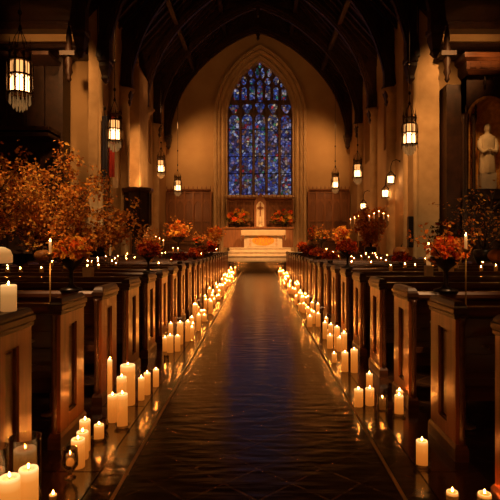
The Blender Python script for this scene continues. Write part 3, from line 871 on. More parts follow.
m = MB(); m.lathe([(.02, 0), (.034, .015), (.042, .045), (.034, .075), (.026, .085), (.024, .085), (.032, .074), (.039, .045), (.032, .018), (1e-5, .006)], (0, 0, 0), 18)
tag(m.build('glass_bowl', M['glass'], None, (-1.11, 3.65, Z0)), 'small empty round glass bowl beside third left pew', 'glass bowl')
candle(-1.094, 3.84, .037, .22, 'pillar candle at pew foot left of the tall white pillar, third left pew')
dish(-.99, 3.72, .055, 'clear glass dish under a tall tapered pillar, third left pew')
candle(-.99, 3.72, .038, .255, 'tall pillar candle standing in a glass dish at third left pew', z=Z0 + .006)
candle(-1.075, 4.02, .038, .31, 'tall slim pillar candle in front of the widest pillar, third left pew')
candle(-1.085, 4.25, .060, .35, 'widest and tallest pillar candle, between third and fourth left pews')
candle(-1.2, 4.13, .019, .42, 'thin tall taper candle against the third left pew end')
candle(-1.0, 4.37, .027, .21, 'slim candle just right of the widest pillar, third left pew')
candle(-.985, 4.53, .030, .205, 'middle candle of three in a row past the third left pew')
candle(-.956, 4.78, .028, .175, 'rearmost candle of three in a row past the third left pew')
for x, y, r, h, w in ((-1.155, 6.34, .031, .17, 'leftmost'), (-1.08, 6.27, .040, .21, 'front'), (-1.0, 6.34, .035, .19, 'rightmost')):
    candle(x, y, r, h, '%s candle of the bright trio by the fifth left pew' % w)
vase(-1.06, 5.9, .03, .05, 'low glass votive cup on floor between fourth and fifth left pews')
# right side
dish(.987, 3.07, .052, 'clear glass dish under the lone pillar beside second right pew')
candle(.987, 3.07, .034, .165, 'lone pillar candle on the floor beside the second right pew', z=Z0 + .006)
for x, y, r, w in ((.998, 2.62, .036, 'left'), (1.155, 2.60, .040, 'right')):
    vase(x, y, r, .055, 'low glass votive cup, %s of the two at bottom right' % w)
    candle(x, y, r - .007, .06, 'short votive candle, %s of the two at bottom right' % w, z=Z0 + .0085)
dish(1.10, 3.98, .052, 'clear glass dish beneath a pillar candle by third right pew')
candle(1.10, 3.98, .034, .17, 'pillar candle in a dish by the third right pew', z=Z0 + .006)
vase(1.0, 4.10, .040, .12, 'short glass cylinder beside the third right pew')
candle(1.0, 4.10, .028, .105, 'short candle in glass cylinder beside the third right pew', z=Z0 + .0085)
candle(1.165, 4.2, .027, .15, 'slim candle close against the third right pew end')
candle(.927, 4.23, .036, .155, 'right of two twin pillars at aisle edge, third right pew')
candle(.828, 4.2, .037, .16, 'left of two twin pillars nearest the aisle centre, third right pew')
candle(1.027, 4.7, .030, .16, 'candle behind the twin pillars, between third and fourth right pews')
candle(1.0, 5.3, .036, .26, 'tallest candle of the cluster by the fourth right pew')
candle(.91, 5.34, .035, .22, 'second candle of the cluster by the fourth right pew')
candle(1.06, 5.6, .030, .11, 'shortest candle of the cluster by the fourth right pew')
candle(.86, 5.75, .028, .12, 'candle at the aisle side behind the fourth right pew cluster')

# candles further up the aisle, a cluster at each pew end
RANK = ['tallest', 'second tallest', 'third tallest', 'fourth tallest', 'fifth tallest', 'shortest']
for s, ys, sd, ystart in ((-1, LY, 'left', 6.6), (1, RY, 'right', 6.0)):
    X = LX if s < 0 else RX
    for k, yp in enumerate(ys):
        if yp - .3 < ystart: continue
        near = yp < 13.2
        want = R.choice((3, 4, 4, 5)) if near else 4
        got = []; tries = 0
        while len(got) < want and tries < 300:
            tries += 1
            r = R.uniform(.030, .042); h = R.choice((.09, .12, .16, .18, .2, .24, .28)) + R.uniform(-.01, .01)
            x = s * R.uniform(X - .40, X - .09); y = yp - .3 + R.gauss(0, .16 if near else .28)
            if y > 23.2: continue
            if all((x - a) ** 2 + (y - b) ** 2 > (r + c + .015) ** 2 for a, b, c in used):
                got.append((h, x, y, r)); used.append((x, y, r))
        got.sort(reverse=True)
        for j, (h, x, y, r) in enumerate(got):
            if near:
                rk = RANK[j] if j < len(got) - 1 else 'shortest'
                candle(x, y, r, h, 'lit pillar candle, %s at the foot of the %s pew on the %s' % (rk, ORD[k], sd), 'aisle candles along the %s pews' % sd, fs=1.1)
            else:
                candle(x, y, r, h, 'small lit candle in the far %s row leading to the steps' % sd, 'far aisle candles on the %s' % sd, fs=1.35)

# pillar candle on the nearest left pew and taper on a right pew
candle(-1.33, 2.72, .040, .135, 'white pillar candle standing on the nearest left pew end', z=.9875, dim=True, fs=1.0)
k = 4; yy = rail_y(RY, k)
tb = MB(); tb.loft([(-.042, .042, -.042, .042, 0), (-.042, .042, -.042, .042, .12), (-.03, .03, -.03, .03, .13)])
tag(tb.build('candle_block', M['cream'], None, (2.05, yy, PEWTOP)), 'square cream block holding a tall taper on a right pew', 'candle holder')
candle(2.05, yy, .026, .25, 'tall taper candle standing on the square cream block', z=PEWTOP + .131, dim=True)

# tea lights and votives on pew rails
KEEP = [(1, 4, 2.05, .2), (1, 5, 2.62, .4), (-1, 4, 2.0, .2), (-1, 10, 2.4, .45), (1, 7, 2.55, .35), (-1, 8, 1.46, .4), (1, 8, 1.42, .4), (-1, 11, 1.5, .4), (1, 11, 1.5, .4), (-1, 5, 1.48, .4), (1, 6, 1.36, .5), (-1, 15, 1.7, .4), (1, 14, 1.6, .4), (1, 17, 1.7, .4), (-1, 19, 1.75, .4)]
def votive(x, y, h, r, where, grp, z=PEWTOP + .0005):
    vase(x, y, r, h, 'clear glass votive cup ' + where, z=z, group='votive cups ' + grp)
    candle(x, y, r - .006, h * .8, 'small votive candle ' + where, 'votive candles ' + grp, z=z + .0085, fs=1.15)
for s, ys, X, sd in ((-1, LY, LX, 'left'), (1, RY, RX, 'right')):
    for k in range(3, 19):
        nv = 1 if k < 5 else (4 if k < 12 else 1)
        xs = []
        for j in range(nv):
            for _ in range(30):
                x = R.uniform(X + .35, X + 2.8)
                if all(abs(x - q) > .16 for q in xs) and all(not (s == a and k == b and abs(x - c) < d) for a, b, c, d in KEEP): break
            else: continue
            xs.append(x)
        xs.sort()
        for j, x in enumerate(xs):
            pos = ['nearest the aisle', 'second from the aisle', 'third from the aisle', 'farthest from the aisle'][j] if nv == 4 else (['nearer the aisle', 'farther from the aisle'][j] if nv == 2 else 'by itself')
            votive(s * x, rail_y(ys, k), R.choice((.05, .06, .09)), R.uniform(.026, .034), '%s on the %s pew rail, %s bank' % (pos, ORD[k], sd), 'on the %s pew rails' % sd)

# ------------------------------------------------------------------ lanterns
def make_lantern(top):
    t = empty('hanging_lantern')
    m = MB(); m.lathe([(.14, 0), (.14, .24)], (0, 0, 0), 16); m.build('white_glass', M['lampglass'], t)
    m = MB(); m.lathe([(.135, .27), (.135, .46)], (0, 0, 0), 12); m.build('amber_glass', M['lampamber'], t)
    m = MB(); n = 8
    for k in range(n):
        a = 2 * PI * k / n; c, s = math.cos(a), math.sin(a)
        m.tube([(.16 * c, .16 * s, -.06), (.16 * c, .16 * s, .62)], .015, 5)
        m.tube([(.21 * c, .21 * s, -.14), (.205 * c, .205 * s, .35), (.205 * c, .205 * s, .45)], [.004, .012, .004], 5)
        m.tube([(.16 * c, .16 * s, .3), (.205 * c, .205 * s, .25)], .008, 4)
        m.tube([(.16 * c, .16 * s, .0), (.205 * c, .205 * s, -.03)], .008, 4)
        m.lathe([(.018, .62), (.022, .68), (.008, .72), (.0001, .86)], (.16 * c, .16 * s, 0), 5)
        m.tube([(.152 * math.cos(a + PI / n), .152 * math.sin(a + PI / n), -.03), (.152 * math.cos(a + PI / n), .152 * math.sin(a + PI / n), .5)], .008, 4)
        a2 = a + PI / n                                  # small pointed arch over each pane
        p0 = (.15 * math.cos(a), .15 * math.sin(a)); p1 = (.15 * math.cos(a + 2 * PI / n), .15 * math.sin(a + 2 * PI / n)); pm = (.16 * math.cos(a2), .16 * math.sin(a2))
        m.tube([(p0[0], p0[1], .17), (pm[0] * .98, pm[1] * .98, .25), (p1[0], p1[1], .17)], .008, 4)
        m.tube([(p0[0], p0[1], .52), (pm[0] * .98, pm[1] * .98, .60), (p1[0], p1[1], .52)], .008, 4)
    for z, r in ((-.03, .165), (.255, .165), (.48, .165), (.62, .165)):
        m.lathe([(r - .02, z - .012), (r + .012, z - .012), (r + .012, z + .012), (r - .02, z + .012)], (0, 0, 0), 16)
    m.build('iron_frame', M['bronze'], t)
    m = MB()
    for ring_r, nn, zz in ((.15, 14, -.16), (.10, 10, -.23), (.05, 6, -.27)):
        for k in range(nn):
            a = 2 * PI * k / nn; m.lathe([(.001, -.05), (.014, -.02), (.008, .05), (.004, .13)], (ring_r * math.cos(a), ring_r * math.sin(a), zz), 5)
    m.build('pendant_drops', M['drops'], t)
    m = MB()
    for k in range(4):
        a = PI / 4 + k * PI / 2; m.tube([(.15 * math.cos(a), .15 * math.sin(a), .62), (.08 * math.cos(a), .08 * math.sin(a), .85), (0, 0, 1.0)], .007, 4)
    m.lathe([(.02, .95), (.035, .99), (.012, 1.05), (.0001, 1.12)], (0, 0, 0), 8)
    m.build('crown', M['metal'], t)
    m = MB(); m.tube([(0, 0, 1.0), (0, 0, top)], .010, 5)
    for z in (1.25, top * .35): m.blob((0, 0, z), .035, 8, 6, (1, 1, 1.4))
    m.build('chain', M['metal'], t)
    return t
LAN = [(-4.2, 9.0, 4.02, 1, 'largest black iron hanging lantern at upper left of the nave'), (-4.02, 14.3, 4.25, 1, 'hanging iron lantern beside the left stone pier and banners'),
       (-4.2, 22.1, 4.45, .9, 'hanging iron lantern near the left chancel wall, higher one'), (-4.25, 27.0, 4.15, .95, 'hanging iron lantern before the left carved screen'),
       (4.25, 14.3, 4.15, 1, 'hanging iron lantern before the large right stone pier'), (4.2, 21.5, 4.15, .95, 'hanging iron lantern near the right chancel wall, higher one'), (4.15, 27.4, 4.35, 1.0, 'hanging iron lantern before the right carved screen')]
l0 = make_lantern(5.6)
for i, (x, y, z, s, lb) in enumerate(LAN):
    t = l0 if i == 0 else dup(l0)
    s *= 1.12; t.location = (x, y, z); t.scale = (s, s, s); t.rotation_euler.z = i * .4; tag(t, lb, 'lantern', 'hanging lanterns')
# bracket lanterns on right wall
def bracket_lantern(y, z, lb, zs):
    t = empty('bracket_lantern', (5.0, y, z)); tag(t, lb, 'lantern', 'wall bracket lanterns')
    m = MB(); m.lathe([(.11, -.12), (.12, .1)], (0, 0, 0), 10); m.build('white_glass', M['lampglass'], t)
    m = MB()
    for k in range(6):
        a = 2 * PI * k / 6; m.tube([(.14 * math.cos(a), .14 * math.sin(a), -.2), (.14 * math.cos(a), .14 * math.sin(a), .2)], .01, 4)
        m.tube([(.14 * math.cos(a), .14 * math.sin(a), .17), (0, 0, .33)], .008, 4)
    for zz in (-.16, .15): m.lathe([(.12, zz - .012), (.155, zz - .012), (.155, zz + .012), (.12, zz + .012)], (0, 0, 0), 12)
    m.build('iron_frame', M['metal'], t)
    m = MB(); m.tube([(0, 0, .32), (0, 0, .5), (.06, 0, .68), (.2, 0, .74), (.36, 0, .68)], .014, 6); m.blob((.36, 0, .68), .05, 8, 6); m.build('bracket_arm', M['metal'], t)
bracket_lantern(19.2, 3.75, 'small lantern on a curved arm behind the right pier', 0)
bracket_lantern(20.0, 3.3, 'small lower lantern beyond the curved arm one on the right', 0)
bracket_lantern(24.2, 3.1, 'small faint lantern far along the right chancel wall', 0)

# tall floor candelabra
def candelabrum(x, y, z, h, lb, clb):
    t = empty('candelabrum', (x, y, z)); tag(t, lb, 'candelabrum')
    m = MB(); m.lathe([(.2, 0), (.2, .03), (.08, .07), (.03, .12), (.02, .2), (.02, h * .5), (.04, h * .52), (.02, h * .55), (.018, h)], (0, 0, 0), 12); m.build('stand', M['brass'], t)
    pts = [(-.36, .0), (-.18, .08), (0, .16), (.18, .08), (.36, .0)]
    m = MB()
    for dx, dz in pts:
        if dx: m.tube([(0, 0, h - .35), (dx * .6, 0, h - .38), (dx, 0, h - .2), (dx, 0, h - .1 + dz)], .012, 6)
        else: m.tube([(0, 0, h - .1), (0, 0, h - .1 + dz)], .014, 6)
    m.build('arm', M['brass'], t)
    m = MB()
    for dx, dz in pts: m.lathe([(.012, -.02), (.045, .0), (.05, .015), (.03, .006)], (dx, 0, h - .1 + dz), 10)
    m.build('drip_pan', M['brass'], t)
    for j, (dx, dz) in enumerate(pts):
        candle(x + dx, y, .018, .2, '%s candle on %s' % (['leftmost', 'second from left', 'central highest', 'second from right', 'rightmost'][j], clb), 'candelabra candles', z=z + h - .08 + dz, dim=True, fs=1.5)
candelabrum(4.55, 19.2, 0, 2.25, 'tall brass candelabrum with five candles, right of nave', 'the tall brass candelabrum right of the nave')
candelabrum(4.55, 23.1, 0, 2.3, 'tall brass candelabrum with five candles by the right chancel steps', 'the candelabrum by the right chancel steps')
candelabrum(-4.62, 22.98, 0, 1.35, 'low brass candelabrum with five candles by the left chancel steps', 'the low candelabrum by the left chancel steps')

# thin candle stakes at the near pews
def stake(x, y, h, lb, clb):
    t = empty('candle_stake', (x, y, 0)); tag(t, lb, 'candle stand')
    m = MB(); m.tube([(0, 0, 0.0065), (0, 0, h)], .006, 6); m.lathe([(.07, .0065), (.07, .014), (.01, .02)], (0, 0, 0), 12); m.build('rod', M['brass'], t)
    m = MB(); m.lathe([(.012, h), (.028, h + .01), (.03, h + .03), (.026, h + .03), (.022, h + .014), (1e-5, h + .012)], (0, 0, 0), 10); m.build('cup', M['brass'], t)
    candle(x, y, .010, .11, clb, z=h + .0135, dim=True)
stake(-1.63, 4.0, 1.24, 'thin brass candle stake between second and third left pews', 'thin candle on the brass stake by the second left pew')
stake(1.52, 3.73, 1.28, 'thin brass candle stake behind the second right pew', 'thin candle on the brass stake behind the second right pew')

# ------------------------------------------------------------------ plants and flowers
def leafq(mb, c, size, rnd, up=.0):
    d = Vector((rnd.gauss(0, 1), rnd.gauss(0, 1), rnd.gauss(0, .7) + up))
    if d.length < 1e-3: d = Vector((1, 0, 0))
    d.normalize()
    sd = d.cross(Vector((rnd.gauss(0, 1), rnd.gauss(0, 1), rnd.gauss(0, 1))))
    if sd.length < 1e-3: sd = d.orthogonal()
    sd.normalize(); nn = d.cross(sd)
    c = Vector(c); l = size * rnd.uniform(.7, 1.3); w = l * .36
    p = [c, c + d * l * .45 + sd * w + nn * w * .35, c + d * l, c + d * l * .45 - sd * w + nn * w * .35]
    mb.add(p, [(0, 1, 2), (0, 2, 3)])
def bloom(mb, c, r, rnd):
    c = Vector(c); ax = Vector((rnd.gauss(0, .6), rnd.gauss(0, .6) - .4, 1)).normalized()
    u = ax.orthogonal().normalized(); w = ax.cross(u)
    vs = []; fs = []
    for ringk, (n, rr, lift) in enumerate(((7, 1.0, .25), (6, .68, .5), (5, .36, .62))):
        for k in range(n):
            a = 2 * PI * (k + .5 * ringk) / n; da = PI / n * 1.1
            b = len(vs)
            def P(ang, rad, z): return c + (u * math.cos(ang) + w * math.sin(ang)) * rad * r + ax * z * r
            vs += [P(a, .08, .1 + lift * .3), P(a - da, rr * .7, lift * .8), P(a, rr, lift), P(a + da, rr * .7, lift * .8)]
            fs.append((b, b + 1, b + 2, b + 3))
    mb.add(vs, fs, False)
BLOOMS = {}
def bloom_mesh(pm, k):
    if (pm, k) not in BLOOMS:
        m = MB(); bloom(m, (0, 0, 0), 1.0, random.Random(100 + k)); BLOOMS[(pm, k)] = m.mesh('flower_head', M[pm])
    return BLOOMS[(pm, k)]
def branches(rnd, n, length, spread, up, r0=.012, base=(0, 0, 0)):
    out = []
    for k in range(n):
        a = 2 * PI * (k + rnd.uniform(-.4, .4)) / n; L = length * rnd.uniform(.65, 1.1); tilt = spread * rnd.uniform(.3, 1.0)
        p = Vector(base); d = Vector((math.cos(a) * math.sin(tilt), math.sin(a) * math.sin(tilt), math.cos(tilt) * up)).normalized()
        pts = [p.copy()]
        for j in range(7):
            if p.z < base[2] - .0 and d.z < 0: d.z = .05
            d = (d + Vector((rnd.gauss(0, .12), rnd.gauss(0, .12), rnd.gauss(0, .08) - .035 * j * (1 - up * .3)))).normalized()
            p = p + d * L / 7; pts.append(p.copy())
        out.append(pts)
    return out
URN = [(.11, 0), (.11, .015), (.05, .03), (.022, .06), (.02, .16), (.035, .18), (.06, .20), (.115, .235), (.14, .27), (.145, .285), (.13, .285), (.10, .25), (1e-5, .245)]
def arrangement(x, y, z, lb, size=.3, petals=('orange', 'crimson'), leaf='darkleaf', seed=1, nb=26, urn=True, us=1.0, spray=0, name='flower_arrangement', nleaf=260, flat=.75, urnmat='urn', leafs=None):
    rnd = random.Random(seed)
    t = empty(name, (x, y, z)); tag(t, lb, 'flowers')
    zt = 0
    if urn:
        m = MB(); m.lathe([(r * us * min(1.0, size / .2), zz * us) for r, zz in URN], (0, 0, 0), 16); m.build('urn', M[urnmat], t); zt = .25 * us
    else:
        m = MB(); m.lathe([(.035, 0), (.05, .02), (.055, .055), (.045, .055), (1e-5, .045)], (0, 0, 0), 12); m.build('bowl', M['urn'], t); zt = .055
    m = MB(); c = Vector((0, 0, zt + size * .55 * flat))
    for k in range(nleaf):
        d = Vector((rnd.gauss(0, 1), rnd.gauss(0, 1), rnd.gauss(0, 1))).normalized() * size * rnd.uniform(.35, 1.0)
        q = c + Vector((d.x, d.y, d.z * flat)); q.z = max(q.z, zt + size * .25 if not urn else zt - size * .05)
        leafq(m, q, leafs or size * .26, rnd, .2)
    m.build('foliage', M[leaf], t)
    for j, pm in enumerate(petals):
        for k in range(nb // len(petals)):
            d = Vector((rnd.gauss(0, 1), rnd.gauss(0, 1) - .35, rnd.gauss(0, .8) + .35)).normalized() * size * rnd.uniform(.7, 1.0)
            q = c + Vector((d.x, d.y, d.z * flat)); br = size * rnd.uniform(.17, .27); q.z = max(q.z, zt + br * .8 + .01)
            o = bpy.data.objects.new('flower_head', bloom_mesh(pm, rnd.randrange(6))); col.objects.link(o); o.parent = t
            o.location = q; o.scale = (br, br, br); o.rotation_euler = (rnd.gauss(.3, .4), rnd.gauss(0, .4), rnd.uniform(0, 6.28))
    if spray:
        m = MB(); l = MB()
        for pts in branches(rnd, spray, size * 2.1, 1.0, 1.3, .004, (0, 0, zt)):
            m.tube(pts, [.006 * (1 - i / 9) for i in range(len(pts))], 4)
            for p in pts[3:]:
                for _ in range(5): leafq(l, p + Vector((rnd.gauss(0, .05), rnd.gauss(0, .05), rnd.gauss(0, .05))) * (size * 3), size * .2 if size < .5 else .1, rnd)
        m.build('stem', M['branch'], t); l.build('leaves', M['maple'], t)
    return t
def tree(x, y, z, lb, h=1.6, n=16, spread=1.1, leaf='maple', seed=3, nl=11, ls=.085, up=1.0, pot=True, name='branch_arrangement'):
    rnd = random.Random(seed)
    t = empty(name, (x, y, z)); tag(t, lb, 'branch arrangement')
    zt = 0
    if pot:
        m = MB(); m.lathe([(.22, 0), (.24, .03), (.2, .06), (.2, .55), (.25, .6), (.12, .66), (.1, .72), (.16, .82), (.24, 1.0), (.26, 1.15), (.22, 1.2), (.2, 1.18), (1e-5, 1.1)], (0, 0, 0), 16); m.build('urn', M['urn'], t); zt = 1.1
    m = MB(); l = MB()
    for pts in branches(rnd, n, h, spread, up, .012, (0, 0, zt)):
        m.tube(pts, [.016 * (1 - i / 9) for i in range(len(pts))], 5)
        for i, p in enumerate(pts[2:]):
            for _ in range(2):
                d = Vector((rnd.gauss(0, 1), rnd.gauss(0, 1), rnd.gauss(.2, .8))).normalized() * h * rnd.uniform(.10, .24)
                m.tube([p, p + d * .6, p + d], [.005, .004, .002], 3)
                for _ in range(nl):
                    q = p + d * rnd.uniform(.2, 1.1) + Vector((rnd.gauss(0, 1), rnd.gauss(0, 1), rnd.gauss(0, 1))) * h * .035
                    q.z = max(q.z, zt + .06)
                    leafq(l, q, ls, rnd, -.0)
    m.build('branch', M['branch'], t); l.build('foliage', M[leaf], t)
    return t
tree(-6.2, 10.7, 0, 'orange leafy branches in a black urn at far left edge', 2.5, 24, 1.15, 'maple', 3, 20, .095, 1.5)
tree(-5.7, 13.5, 0, 'orange leafy branches in the middle of the left trees', 2.5, 24, 1.1, 'maple', 5, 20, .10, 1.5)
tree(-4.75, 15.1, 0, 'orange leafy branches reaching past the left stone pier', 1.65, 16, 1.15, 'maple', 8, 18, .10, 1.1)
tree(-9.2, 14.9, 0, 'tall sparse dark branches behind the orange left trees', 2.9, 12, .75, 'redleaf', 9, 4, .08, 1.4)
tree(5.5, 12.4, 0, 'sparse russet branches in a black urn before the shrine', 1.9, 11, .95, 'maple', 12, 2, .07, 1.3)
tree(7.5, 15.2, 0, 'wispy russet branches in a black urn at far right edge', 1.7, 10, .9, 'maple', 13, 2, .07, 1.3)
tree(4.57, 20.7, 0, 'dense russet tree of branches behind the right candelabrum', 1.5, 18, .36, 'maple', 14, 12, .13, 1.2)

# flower urns standing on pew rails
PZ = PEWTOP + .0005
arrangement(-1.56, rail_y(LY, 2), PZ, 'bright orange flowers in a black urn on the third left pew', .165, ('orange', 'yellow'), 'maple', 21, 54, True, 1.0, 6, nleaf=160)
arrangement(1.54, rail_y(RY, 2), PZ, 'orange and red flowers in a black urn on the third right pew', .175, ('orange', 'crimson'), 'maple', 22, 44, True, 1.0, 7, nleaf=160)
arrangement(-1.48, rail_y(LY, 5), PZ, 'red and orange flowers in a black urn on the sixth left pew', .165, ('crimson', 'orange'), 'redleaf', 23, 44, True, .9, 4)
arrangement(1.42, rail_y(RY, 6), PZ, 'red flowers in a dark urn on the seventh right pew', .18, ('crimson', 'orange'), 'redleaf', 24, 48, True, 1.0, 0)
arrangement(-1.46, rail_y(LY, 8), PZ, 'low posy of red flowers on the ninth left pew', .15, ('crimson', 'orange'), 'redleaf', 25, 40, False)
arrangement(1.42, rail_y(RY, 8), PZ, 'low posy of red and orange flowers on the ninth right pew', .17, ('crimson', 'orange'), 'redleaf', 26, 44, False)
arrangement(-1.5, rail_y(LY, 11), PZ, 'low posy of orange flowers on the twelfth left pew', .2, ('orange', 'crimson'), 'redleaf', 27, 44, False)
arrangement(1.5, rail_y(RY, 11), PZ, 'low posy of orange flowers on the twelfth right pew', .2, ('orange', 'crimson'), 'redleaf', 28, 44, False)
arrangement(-2.4, rail_y(LY, 10), PZ, 'yellow and orange sprays in an urn on the eleventh left pew', .26, ('yellow', 'orange'), 'maple', 29, 44, True, .7, 7)
arrangement(2.55, rail_y(RY, 7), PZ, 'reddish wreath-like posy on the eighth right pew', .17, ('crimson', 'orange'), 'redleaf', 30, 36, False)
arrangement(-1.7, rail_y(LY, 15), PZ, 'orange flower posy on the sixteenth left pew', .22, ('orange', 'yellow'), 'redleaf', 31, 40, False)
arrangement(1.6, rail_y(RY, 14), PZ, 'red flower posy on the fifteenth right pew', .22, ('crimson', 'orange'), 'redleaf', 32, 40, False)
arrangement(-1.75, rail_y(LY, 19), PZ, 'red flower posy on the twentieth left pew', .24, ('crimson', 'orange'), 'redleaf', 33, 40, False)
arrangement(1.7, rail_y(RY, 17), PZ, 'orange flower posy on the eighteenth right pew', .24, ('orange', 'crimson'), 'redleaf', 34, 40, False)

# console tables before the chancel steps, loaded with flowers and candles
for s, sd in ((-1, 'left'), (1, 'right')):
    t = empty('console_table', (s * 2.9, 22.95, 0)); tag(t, 'dark wooden flower table before the %s chancel steps' % sd, 'table')
    m = MB(); m.box(-1.15, 1.15, -.22, .22, .92, .97); m.build('tabletop', M['darkoak'], t)
    for a in (-1, 1):
        for b in (-1, 1):
            m = MB(); m.box(a * 1.08 - .04, a * 1.08 + .04, b * .17 - .03, b * .17 + .03, 0, .92); m.build('leg', M['darkoak'], t)
TZ = .9705
arrangement(-3.60, 23.02, TZ, 'tall yellow sprays in black urn on the left flower table', .46, ('yellow', 'orange'), 'maple', 41, 44, True, 2.3, 12, flat=1.15)
arrangement(-2.70, 22.96, TZ, 'mixed orange flowers in black urn, middle of left flower table', .30, ('orange', 'crimson'), 'darkleaf', 42, 36, True, 1.3, 9)
arrangement(-2.08, 22.98, TZ, 'orange flowers in black urn at aisle end of left flower table', .26, ('orange', 'crimson'), 'redleaf', 43, 40, True, .8, 4)
arrangement(1.98, 22.98, TZ, 'red flowers in black urn at aisle end of right flower table', .24, ('crimson', 'orange'), 'redleaf', 44, 40, True, .6, 3)
arrangement(2.85, 22.98, TZ, 'yellow and green flowers in black urn, middle of right flower table', .31, ('yellow', 'orange'), 'darkleaf', 45, 36, True, 2.0, 9, flat=1.0)
arrangement(3.75, 22.98, TZ, 'yellow and red sprays in black urn on the right flower table', .40, ('yellow', 'crimson'), 'maple', 46, 40, True, 1.7, 11, flat=1.1)
for s, sd in ((-1, 'left'), (1, 'right')):
    for j in range(6):
        x = 1.85 + j * .4 + (.12 if j == 4 else 0) - (.07 if j == 5 else 0)
        candle(s * x, 22.758, .022, .10 + .03 * (j % 3), 'lit candle, %s along the front of the %s flower table' % (['closest to aisle', 'second from aisle', 'third from aisle', 'fourth from aisle', 'fifth from aisle', 'farthest from aisle'][j], sd), 'candles on the %s flower table' % sd, z=TZ, fs=1.6)
arrangement(-1.13, 28.98, 2.2505, 'large orange flower arrangement left of the altar cross', .70, ('orange', 'crimson', 'yellow'), 'darkleaf', 51, 40, True, .8, 0, flat=.7, nleaf=520, leafs=.16)
arrangement(1.39, 28.98, 2.2505, 'large orange flower arrangement right of the altar cross', .70, ('orange', 'crimson', 'yellow'), 'darkleaf', 52, 40, True, .8, 0, flat=.7, nleaf=520, leafs=.16)
PEND = ((-2.02, 'orange flowers on plinth left of the altar steps', .42, ('orange', 'yellow'), 'maple', 53, 1.1), (2.55, 'narrow orange flowers on plinth right of the altar steps', .26, ('orange', 'crimson'), 'darkleaf', 54, 1.9))

# pumpkins and cream planters on the pew rails' far ends / stands
def plinth_stand(x, y, h, lb, z=0):
    t = empty('plinth_stand', (x, y, z)); tag(t, lb, 'plinth')
    m = MB(); m.loft([(-.24, .24, -.24, .24, 0), (-.24, .24, -.24, .24, .1), (-.2, .2, -.2, .2, .14)]); m.build('base', M['darkoak'], t)
    m = MB(); m.box(-.2, .2, -.2, .2, .14, h - .08); m.build('shaft', M['darkoak'], t)
    m = MB(); m.loft([(-.2, .2, -.2, .2, h - .08), (-.25, .25, -.25, .25, h - .04), (-.25, .25, -.25, .25, h)]); m.build('top', M['darkoak'], t)
for px_, lb_, sz_, pt_, lf_, sd_, fl_ in PEND:
    plinth_stand(px_ * 1.08, 26.0, .85, 'dark plinth under the ' + lb_.replace(' on plinth', ''), ZC)
    arrangement(px_ * 1.08, 26.0, ZC + .8505, lb_, sz_, pt_, lf_, sd_, 40, True, .8, 6, flat=fl_)
def pumpkin(x, y, z, r, lb):
    t = empty('pumpkin', (x, y, z)); tag(t, lb, 'pumpkin')
    m = MB(); n = 32; vs = []; q = 9
    for i in range(q):
        b = PI * i / (q - 1)
        for k in range(n):
            a = 2 * PI * k / n; w = 1 - .10 * abs(math.cos(4 * a)) ** 4
            rr = r * math.sin(b) * w
            vs.append((rr * math.cos(a), rr * math.sin(a), .76 * r * (1 - math.cos(b) * (1 - .18 * math.exp(-(math.sin(b) * 3) ** 2)) ) - .12 * r))
    zmin = min(v[2] for v in vs); vs = [(a, b, c - zmin) for a, b, c in vs]
    m.add(vs, [(i * n + k, i * n + (k + 1) % n, (i + 1) * n + (k + 1) % n, (i + 1) * n + k) for i in range(q - 1) for k in range(n)], True); m.build('skin', M['pumpkin'], t)
    m = MB(); m.tube([(0, 0, 1.25 * r), (.02, 0, 1.5 * r), (.1 * r + .03, .0, 1.75 * r)], [.03, .02, .016], 6); m.build('stem', M['branch'], t)
for x, y, h, r, pl, lb in ((4.6, 16.4, .88, .26, 'dark plinth carrying a pumpkin right of the nave', 'round brown pumpkin on plinth near the right pier'),
                           (-5.15, 12.2, .92, .20, 'dark plinth carrying a pumpkin under the left trees', 'round brown pumpkin on plinth under the left trees'),
                           (5.12, 10.9, .95, .20, 'dark plinth carrying a pumpkin at the far right', 'pale round pumpkin on plinth at the far right edge')):
    plinth_stand(x, y, h, pl); pumpkin(x, y, h, r, lb)
for x, y, lb in ((-4.75, 9.4, 'cream domed lamp shade glowing under the left trees'),):
    t = empty('table_lamp', (x, y, 0)); tag(t, lb, 'lamp')
    m = MB(); m.lathe([(.2, 0), (.2, .04), (.03, .1), (.025, .95), (.05, 1.0)], (0, 0, 0), 12); m.build('stand', M['metal'], t)
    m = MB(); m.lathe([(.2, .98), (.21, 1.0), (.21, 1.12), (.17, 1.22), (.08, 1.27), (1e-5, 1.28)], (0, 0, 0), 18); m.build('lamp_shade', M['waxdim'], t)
m = MB(); m.loft([(-.09, .09, -.05, .05, 0), (-.11, .11, -.055, .055, .24), (-.10, .10, -.045, .045, .24), (-.085, .085, -.04, .04, .03)])
tag(m.build('planter_box', M['cream'], None, (2.62, rail_y(RY, 5), PZ)), 'cream planter box on the sixth right pew rail', 'planter')
arrangement(2.62, rail_y(RY, 5), PZ + .241, 'dark leafy bunch rising from the cream planter on the sixth right pew', .24, ('orange',), 'darkleaf', 61, 4, False, nleaf=260, flat=1.2)
m = MB(); m.loft([(-.05, .05, -.045, .045, 0), (-.055, .055, -.05, .05, .11), (-.045, .045, -.04, .04, .11), (-.04, .04, -.035, .035, .03)])
tag(m.build('planter_box', M['cream'], None, (-2.0, rail_y(LY, 4), PZ)), 'cream square holder on the fifth left pew rail', 'planter')

